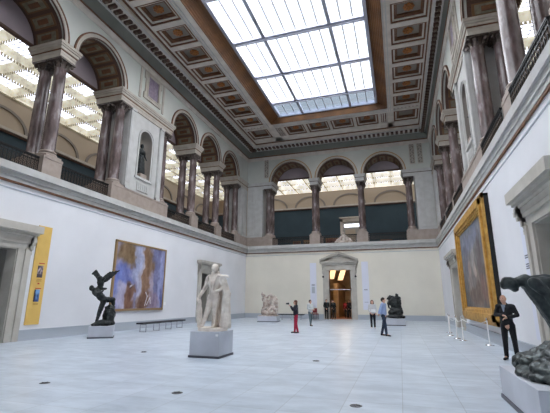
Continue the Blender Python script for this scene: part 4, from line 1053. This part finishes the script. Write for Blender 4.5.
b = MB(); b.box((-10.75, 29.2, .42), (-9.35, 30.3, .5)); b.build('stone_base', 'plaster2', root)

# 4 dark bronze group at the far right
root = thing('crouching_bronze', 'dark bronze of hunched figures on low plinth near the far wall', 'statue', (-.42, 28.5, .46), 0)
P = []
fig(P, (.15, 0, .65), (-.2, -.1, .62), (-.3, -.1, .1), (.3, -.2, .5), (.3, -.1, .1), (.0, 0, 1.2), (-.3, 0, 1.36), [[(-.1, -.1, 1.3), (-.42, -.15, 1.0), (-.35, -.1, .7)], [(.2, .1, 1.35), (.4, 0, 1.1), (.42, 0, .7)]], 1.15)
fig(P, (.25, .15, .8), (.0, .2, .6), (.0, .1, .1), (.4, .2, .5), (.45, .1, .1), (.18, .1, 1.32), (.2, .05, 1.55), [[(-.0, .1, 1.42), (-.25, .1, 1.5), (-.45, .0, 1.3)], [(.38, .1, 1.4), (.4, -.05, 1.15), (.2, -.15, 1.0)]], 1.0)
P += [('e', (0, 0, .12), (.6, .45, .13)), ('e', (.08, .02, .9), (.36, .28, .45)), ('e', (-.2, 0, 1.05), (.25, .22, .2)), ('e', (.1, .05, .45), (.46, .32, .45)), ('e', (-.2, 0, .35), (.25, .25, .3)), ('e', (.55, 0, .1), (.14, .2, .1))]
blob('figures', P, 'bronze', root, voxel=.025, smooth=2, jitter=.04, jscale=6)

# 5 foreground bowed bronze
root = thing('bowed_bronze', 'large dark foreground bronze of a bowed figure with hanging head over a rocky heap', 'statue', (2.3, 6.98, .52))
# local: x right (picture), z up; origin on the plinth's centre
def w(x, z, y=0.): return (x-2.3, y, z-.52)
P = [('e', w(1.68, 1.885), (.125, .13, .10), Matrix.Rotation(.5, 3, 'Y')), ('e', w(1.60, 1.86), (.075, .10, .075)), ('e', w(1.73, 1.80), (.06, .07, .05)), ('chain', [w(1.76, 1.90), w(1.9, 1.93)], [.075, .10]),
     ('chain', [w(1.92, 1.90), w(2.15, 1.88), w(2.4, 1.78), w(2.65, 1.6)], [.10, .15, .17, .19]), ('e', w(2.15, 1.86, 0), (.22, .24, .13), Matrix.Rotation(.2, 3, 'Y')),
     # shoulders and the two hanging arms
     ('chain', [w(1.95, 1.88, -.2), w(2.12, 1.68, -.24), w(2.22, 1.3, -.2)], [.09, .075, .055]), ('chain', [w(2.22, 1.3, -.2), w(2.25, 1.12, -.16)], [.045, .03]),
     ('chain', [w(1.95, 1.88, .2), w(2.1, 1.66, .26), w(2.26, 1.3, .22)], [.09, .075, .055]), ('chain', [w(2.26, 1.3, .22), w(2.3, 1.1, .2)], [.045, .03]),
     ('chain', [w(1.98, 1.82, -.05), w(2.1, 1.56, -.1), w(2.2, 1.3, -.12), w(2.42, .9, -.12), w(2.5, .7, -.12)], [.12, .13, .12, .13, .12]), ('chain', [w(2.0, 1.82, .1), w(2.16, 1.58, .12), w(2.32, 1.25, .14), w(2.55, .8, .16)], [.13, .15, .16, .15]), ('e', w(2.45, 1.55), (.3, .26, .3)),
     # hips and legs
     ('e', w(2.72, 1.5), (.2, .2, .2)), ('chain', [w(2.7, 1.45, -.12), w(2.42, 1.15, -.16), w(2.62, .72, -.14)], [.14, .11, .08]), ('chain', [w(2.7, 1.45, .12), w(2.5, 1.1, .18), w(2.7, .7, .16)], [.14, .11, .08]),
     ('chain', [w(2.62, .72, -.14), w(2.5, .64, -.16)], [.07, .05])]
for f in range(5):
    P.append(('c', w(2.235+.012*f, 1.12, -.19+.016*f), w(2.25+.012*f, 1.0, -.2+.018*f), .015, .012)); P.append(('c', w(2.28+.012*f, 1.1, .17+.016*f), w(2.3+.012*f, .98, .16+.018*f), .015, .012))
for k in range(9): P.append(('c', w(1.60+.02*k, 1.95-.004*k*k*.3, -.06+.03*(k % 4)), w(1.585+.025*k, 1.84, -.07+.03*(k % 5)), .03, .022))
blob('bowed_figure', P, 'bronzeg', root, voxel=.017, smooth=3, jitter=.012, jscale=8)
P = [('e', (-.1, -.1, .05), (.62, .86, .12)), ('e', (-.35, .35, .14), (.3, .45, .16)), ('e', (.1, .1, .22), (.5, .6, .26)), ('e', (.3, -.45, .2), (.36, .4, .22)), ('e', (-.2, -.35, .14), (.4, .4, .17)), ('e', (.25, .5, .28), (.35, .32, .26)),
     ('chain', [(-.5, .55, .1), (-.2, .3, .34), (.25, .1, .42), (.6, -.1, .36)], [.08, .09, .11, .1]), ('chain', [(-.45, .1, .1), (-.1, -.15, .3), (.3, -.4, .34), (.62, -.6, .24)], [.07, .08, .09, .09]),
     ('chain', [(-.35, .75, .1), (.0, .6, .38), (.3, .3, .52)], [.07, .08, .09]), ('chain', [(-.4, -.4, .06), (-.1, -.6, .18), (.3, -.8, .16)], [.06, .07, .08]),
     ('chain', [(-.2, .6, .3), (-.12, .45, .42), (.0, .3, .42)], [.07, .08, .07])]
blob('rocky_heap', P, 'bronzeg', root, voxel=.024, smooth=2, jitter=.055, jscale=5)

# ------------------------------------------------------------------ people
M['skin'] = mat('skin', (206, 160, 136), .6)
def cloth(name, rgb): return mat(name, rgb, .85, var=tuple(max(0, c-8) for c in rgb), scale=9)
def hand(P, wrist, d, side, up):
    """palm, four unequal bent fingers and a thumb"""
    wv = Vector(wrist); d = Vector(d).normalized(); up = Vector(up).normalized(); sd = d.cross(up).normalized()*side
    palm = wv+d*.075; P.append(('c', wv, wv+d*.03, .026, .028)); P.append(('c', wv+d*.03+sd*.012, palm+sd*.018, .026, .022)); P.append(('c', wv+d*.03-sd*.012, palm-sd*.018, .026, .022))
    for k, L_ in enumerate((.062, .072, .066, .05)):
        b0 = palm+sd*(.03-.02*k); b1 = b0+d*L_*.55-up*.01; b2 = b1+d*L_*.35-up*.035
        P.append(('chain', [b0, b1, b2], [.0095, .009, .0075]))
    t0 = wv+d*.03+sd*.028; P.append(('chain', [t0, t0+d*.03+sd*.025, t0+d*.06+sd*.02-up*.02], [.012, .010, .009]))
def person(label, loc, rz, H, pose, top, legs, hair, shoe='black', hairlen=.0, bald=False, jacket_open=None, skirt_z=.9, group=None, vox=.016):
    k = H/1.75
    root = thing('person', label, 'person', loc, rz, group)
    p = {n: Vector(v)*k for n, v in dict(hip=(0, 0, .93), chest=(0, 0, 1.3), neck=(0, 0, 1.5), head=(0, -.02, 1.635),
         shL=(-.18, 0, 1.43), shR=(.18, 0, 1.43), elL=(-.24, .0, 1.13), elR=(.24, .0, 1.13), haL=(-.25, -.06, .88), haR=(.25, -.06, .88),
         hiL=(-.09, 0, .92), hiR=(.09, 0, .92), knL=(-.1, -.02, .5), knR=(.1, -.02, .5), anL=(-.1, .02, .08), anR=(.1, .02, .08), toL=(-.12, -.17, .03), toR=(.12, -.17, .03)).items()}
    for n, v in pose.items(): p[n] = Vector(v)*k
    hd = p['head']; fd = Vector(pose.get('face', (0, -1, 0))).normalized(); side = Vector((-fd.y, fd.x, 0)).normalized()
    P = [('e', hd, (.076*k, .095*k, .115*k), Matrix.Rotation(math.atan2(fd.x, -fd.y), 3, 'Z')), ('e', hd-Vector((0, 0, .06*k))+fd*.03*k, (.055*k, .055*k, .055*k)), ('c', hd+fd*.085*k+Vector((0, 0, .01*k)), hd+fd*.105*k-Vector((0, 0, .02*k)), .010*k, .015*k),
         ('e', hd+side*.078*k, (.014*k, .022*k, .032*k)), ('e', hd-side*.078*k, (.014*k, .022*k, .032*k)),
         ('c', p['neck']+Vector((0, 0, -.06*k)), hd-Vector((0, 0, .07*k)), .055*k, .05*k), ('e', p['chest'], (.15*k, .1*k, .19*k)), ('chain', [p['chest'], p['hip']], [.12*k, .13*k]), ('c', p['shL'], p['shR'], .06*k, .06*k)]
    for s_ in 'LR':
        P += [('chain', [p['sh'+s_], p['el'+s_], p['ha'+s_]], [.05*k, .038*k, .026*k]), ('chain', [p['hi'+s_], p['kn'+s_], p['an'+s_]], [.08*k, .055*k, .04*k]), ('chain', [p['an'+s_], p['to'+s_]], [.036*k, .03*k])]
        d = (p['ha'+s_]-p['el'+s_]).normalized(); hand(P, p['ha'+s_], d, 1 if s_ == 'L' else -1, Vector((0, .2, 1)) if abs(d.z) < .8 else Vector((0, -1, 0)))
    blob('body', P, 'skin', root, voxel=.011, smooth=1)
    r = 1.2
    P = [('e', p['chest'], (.18*k, .125*k, .2*k)), ('chain', [p['chest'], p['hip']+Vector((0, 0, .06*k))], [.14*k, .15*k]), ('c', p['shL'], p['shR'], .078*k, .078*k), ('e', p['hip']+Vector((0, 0, .03)), (.17*k, .13*k, .12*k)), ('c', p['neck']-Vector((0, 0, .04*k)), p['neck']+Vector((0, .01, -.01*k)), .07*k, .066*k)]
    for s_ in 'LR': P.append(('chain', [p['sh'+s_], p['el'+s_], p['el'+s_].lerp(p['ha'+s_], .92)], [.07*k, .055*k, .045*k]))
    blob('jacket' if jacket_open else 'top', P, top, root, voxel=vox, smooth=2, jitter=.01, jscale=8)
    P = [('e', p['hip'], (.155*k, .12*k, .11*k))]
    for s_ in 'LR': P.append(('chain', [p['hi'+s_], p['kn'+s_], p['an'+s_]], [.1*k, .072*k, .058*k]))
    blob('trousers', P, legs, root, voxel=vox, smooth=2)
    for s_ in 'LR': blob('shoe', [('chain', [p['an'+s_]-Vector((0, 0, .03*k)), p['to'+s_]], [.045*k, .038*k]), ('e', p['an'+s_]-Vector((0, -.02, .045*k)), (.04*k, .05*k, .035*k))], shoe, root, voxel=.012, smooth=1)
    if not bald:
        P = [('e', hd+Vector((0, 0, .03*k))-fd*.03*k, (.094*k, .108*k, .112*k), Matrix.Rotation(math.atan2(fd.x, -fd.y), 3, 'Z'))]
        if hairlen: P += [('chain', [hd+side*q*.05*k-fd*.05*k, hd+side*q*.06*k-fd*.07*k-Vector((0, 0, hairlen*k))], [.065*k, .05*k]) for q in (-1, -.3, .3, 1)]
        blob('hair', P, hair, root, voxel=.012, smooth=1, jitter=.008, jscale=30)
        # the face stays clear: the cap sits behind it
    for q in (-1, 1):
        b = MB(); b.ell(tuple(hd+side*q*.032*k+fd*.088*k+Vector((0, 0, .012*k))), (.010*k,)*3, 0, 8, 6); o = b.build('eye', 'black'); o.parent = root
    if jacket_open:
        b = MB(); c_ = p['chest']; fx = lambda x, z: c_+Vector((x*k, 0, z*k))+fd*.135*k
        b.add([fx(-.05, .17), fx(.05, .17), fx(.012, -.02), fx(-.012, -.02)], [(0, 1, 2, 3)]); b.add([fx(-.05, .17)+fd*-.03, fx(.05, .17)+fd*-.03, fx(.012, -.02)+fd*-.03, fx(-.012, -.02)+fd*-.03], [(3, 2, 1, 0)])
        o = b.build('shirt_front', jacket_open); o.parent = root
    return root
c_black = cloth('black_cloth', (26, 27, 32)); c_shirt = cloth('blue_grey_shirt', (150, 158, 176))
person('bald man in black suit and open grey shirt, hands clasped, by the gilt frame', (2.9, 12.95, 0), math.radians(-22), 1.79,
       dict(elL=(-.27, -.02, 1.2), haL=(-.06, -.2, 1.19), elR=(.28, -.02, 1.2), haR=(.04, -.2, 1.13), head=(-.02, -.05, 1.64), face=(-.25, -1, .1), anL=(-.13, .02, .08), anR=(.13, .02, .08), toL=(-.16, -.17, .03), toR=(.17, -.15, .03), knL=(-.11, -.02, .5), knR=(.12, -.02, .5)), c_black, c_black, None, bald=True, jacket_open=c_shirt)
c_navy = cloth('dark_navy_jacket', (36, 38, 50)); c_redt = cloth('crimson_trousers', (170, 34, 66)); c_brownhair = cloth('brown_hair', (92, 62, 46))
pw = person('woman in dark jacket and crimson trousers holding up a camera', (-5.21, 19.8, 0), math.radians(-62), 1.64,
       dict(elL=(-.22, -.12, 1.2), haL=(-.08, -.3, 1.42), elR=(.22, -.12, 1.2), haR=(.07, -.3, 1.43), head=(0, -.04, 1.62), anL=(-.07, -.06, .08), anR=(.07, .08, .08), toL=(-.08, -.24, .03), toR=(.1, -.1, .03)), c_navy, c_redt, c_brownhair, hairlen=.26)
cp = (-5.21+.0, 19.8, 0)
ang = math.radians(-62); d = Vector((math.sin(ang), -math.cos(ang), 0)); cc = Vector((-5.21, 19.8, 1.46))+d*.40
root = thing('camera', 'small black camera held up by the woman in crimson trousers', 'camera', tuple(cc), ang)
b = MB(); b.box((-.07, -.03, -.045), (.07, .03, .045)); o = b.build('camera_body', 'black'); o.parent = root
b = MB(); b.tube([(0, -.03, 0), (0, -.12, 0)], .04, n=14); o = b.build('lens', 'black'); o.parent = root
c_lg = cloth('light_grey_shirt', (196, 200, 200)); c_jean = cloth('grey_green_jeans', (98, 112, 116)); c_dh = cloth('dark_hair', (52, 44, 40))
person('man in light grey shirt and grey jeans standing left of the far door', (-5.72, 25.5, 0), math.radians(50), 1.66,
       dict(elL=(-.22, .02, 1.16), haL=(-.1, -.24, 1.1), elR=(.22, .02, 1.16), haR=(.08, -.26, 1.12), anL=(-.06, -.1, .08), anR=(.08, .12, .08), toL=(-.07, -.27, .03), toR=(.1, -.06, .03), knL=(-.08, -.06, .5), knR=(.09, .03, .5)), c_lg, c_jean, c_dh)
root = thing('leaflet', 'white leaflet held by the man in light grey shirt', 'leaflet', (-5.5, 25.32, 1.1), math.radians(50))
b = MB(); b.box((-.1, -.07, 0), (.1, .07, .006)); o = b.build('sheet', 'paper'); o.parent = root
c_wh = cloth('pale_grey_cardigan', (206, 204, 206)); c_leg = cloth('black_leggings', (30, 30, 40)); c_ab = cloth('auburn_hair', (74, 46, 38))
person('woman in pale cardigan and black leggings facing the viewer', (-1.66, 24.6, 0), math.radians(5), 1.66,
       dict(elL=(-.24, .0, 1.16), haL=(-.14, -.14, 1.0), elR=(.24, 0, 1.16), haR=(.2, -.12, .96)), c_wh, c_leg, c_ab, hairlen=.24, shoe='paper')
root = thing('booklet', 'white booklet held by the woman in pale cardigan', 'booklet', (-1.6, 24.38, 1.0), 0.1)
b = MB(); b.box((-.13, -.01, -.03), (.13, .01, .13)); o = b.build('sheet', 'paper'); o.parent = root
c_bl = cloth('light_blue_shirt', (160, 178, 214)); c_dj = cloth('dark_jeans', (44, 56, 76))
person('man in light blue shirt and dark jeans looking at the far bronze', (-.8, 19.65, 0), math.radians(68), 1.76,
       dict(elL=(-.24, .1, 1.14), haL=(-.08, .22, 1.02), elR=(.24, .1, 1.14), haR=(.08, .22, 1.0), anL=(-.1, -.12, .08), anR=(.12, .22, .08), toL=(-.12, -.3, .03), toR=(.15, .06, .03), knL=(-.1, -.08, .5), knR=(.11, .1, .5), hip=(0, .02, .93)), c_bl, c_dj, c_dh)
c_bs = cloth('black_suit', (34, 36, 34))
person('guard in black suit standing left of the far doorway', (-6.42, 35.3, 0), .15, 1.74, dict(elL=(-.24, 0, 1.15), haL=(-.06, -.16, .98), elR=(.24, 0, 1.15), haR=(.05, -.16, .96)), c_bs, c_bs, c_dh, vox=.02)
person('guard in dark suit leaning at the left jamb inside the far doorway', (-5.78, 35.55, 0), -.3, 1.72, dict(head=(-.12, -.02, 1.6), neck=(-.09, 0, 1.47), chest=(-.06, 0, 1.28), shL=(-.25, 0, 1.4), shR=(.1, 0, 1.41), elL=(-.3, -.02, 1.12), haL=(-.16, -.16, 1.02), elR=(.18, -.02, 1.12), haR=(.0, -.18, 1.02)), c_bs, c_bs, c_dh, vox=.02)
c_rc = cloth('red_coat', (150, 40, 44))
person('visitor in red coat inside the room beyond the far doorway', (-5.15, 39.0, 0), .2, 1.66, {}, c_rc, c_black, c_dh, vox=.02)
person('visitor in dark coat inside the room beyond the far doorway', (-4.72, 38.0, 0), -.4, 1.72, {}, c_black, c_black, c_brownhair, vox=.02)

# ------------------------------------------------------------------ light, world, camera
W = bpy.data.worlds.new('World'); S.world = W; W.use_nodes = True
bg = W.node_tree.nodes['Background']
tc = W.node_tree.nodes.new('ShaderNodeTexCoord'); nz = W.node_tree.nodes.new('ShaderNodeTexNoise'); nz.inputs['Scale'].default_value = 5
rp = W.node_tree.nodes.new('ShaderNodeValToRGB'); rp.color_ramp.elements[0].color = (.80, .86, .94, 1); rp.color_ramp.elements[1].color = (1, 1, 1, 1)
W.node_tree.links.new(tc.outputs['Generated'], nz.inputs[0]); W.node_tree.links.new(nz.outputs[0], rp.inputs[0]); W.node_tree.links.new(rp.outputs[0], bg.inputs[0])
bg.inputs[1].default_value = 1.7
sd = bpy.data.lights.new('overcast_daylight', 'SUN'); sd.energy = 24.5; sd.angle = math.radians(160); sd.color = (.97, .985, 1)
so = bpy.data.objects.new('overcast_daylight', sd); COL.objects.link(so); so.location = (-5, 16, 30)
# unseen blocks added above the gallery roofs to stop daylight leaking in
mb = MB()
for a, b in (((XL-TH-.4, FY, 16), (XL-TH, D+TH+.4, 18.3)), ((XRU+TH, FY, 16), (XRU+TH+.4, D+TH+.4, 18.3)), ((XL-TH-.4, D+TH, 16), (XRU+TH+.4, D+TH+.4, 18.3)), ((XL-TH, FY, 18.0), (XL, D+TH, 18.3)), ((XRU, FY, 18.0), (XRU+TH, D+TH, 18.3)), ((XL, D, 18.0), (XRU, D+TH, 18.3))): mb.box(a, b)
mb.build('wall_attic', 'gplaster', kind='structure')
ld = bpy.data.lights.new('room_lamp', 'POINT'); ld.energy = 150; ld.color = (1, .8, .55); ld.shadow_soft_size = .3
lo = bpy.data.objects.new('room_lamp', ld); COL.objects.link(lo); lo.location = (-5.2, 38.6, 4.9)

cam = bpy.data.cameras.new('camera_view'); co = bpy.data.objects.new('camera_view', cam); COL.objects.link(co); S.camera = co
cam.sensor_width = 36; cam.lens = 379.05/550*36; cam.clip_end = 200
yaw, pitch, roll = math.radians(17.85), math.radians(13.97), math.radians(.24)
fw = Vector((-math.sin(yaw)*math.cos(pitch), math.cos(yaw)*math.cos(pitch), math.sin(pitch))); rt = Vector((math.cos(yaw), math.sin(yaw), 0)); up = rt.cross(fw)
r2 = rt*math.cos(roll)+up*math.sin(roll); u2 = -rt*math.sin(roll)+up*math.cos(roll)
co.matrix_world = Matrix(((r2.x, u2.x, -fw.x, 0), (r2.y, u2.y, -fw.y, 0), (r2.z, u2.z, -fw.z, 1.6), (0, 0, 0, 1)))
S.view_settings.view_transform = 'Standard'; S.view_settings.look = 'None'; S.view_settings.exposure = .14; S.view_settings.gamma = 1
S.cycles.use_denoising = True; S.cycles.max_bounces = 10; S.cycles.diffuse_bounces = 8; S.cycles.sample_clamp_indirect = 6
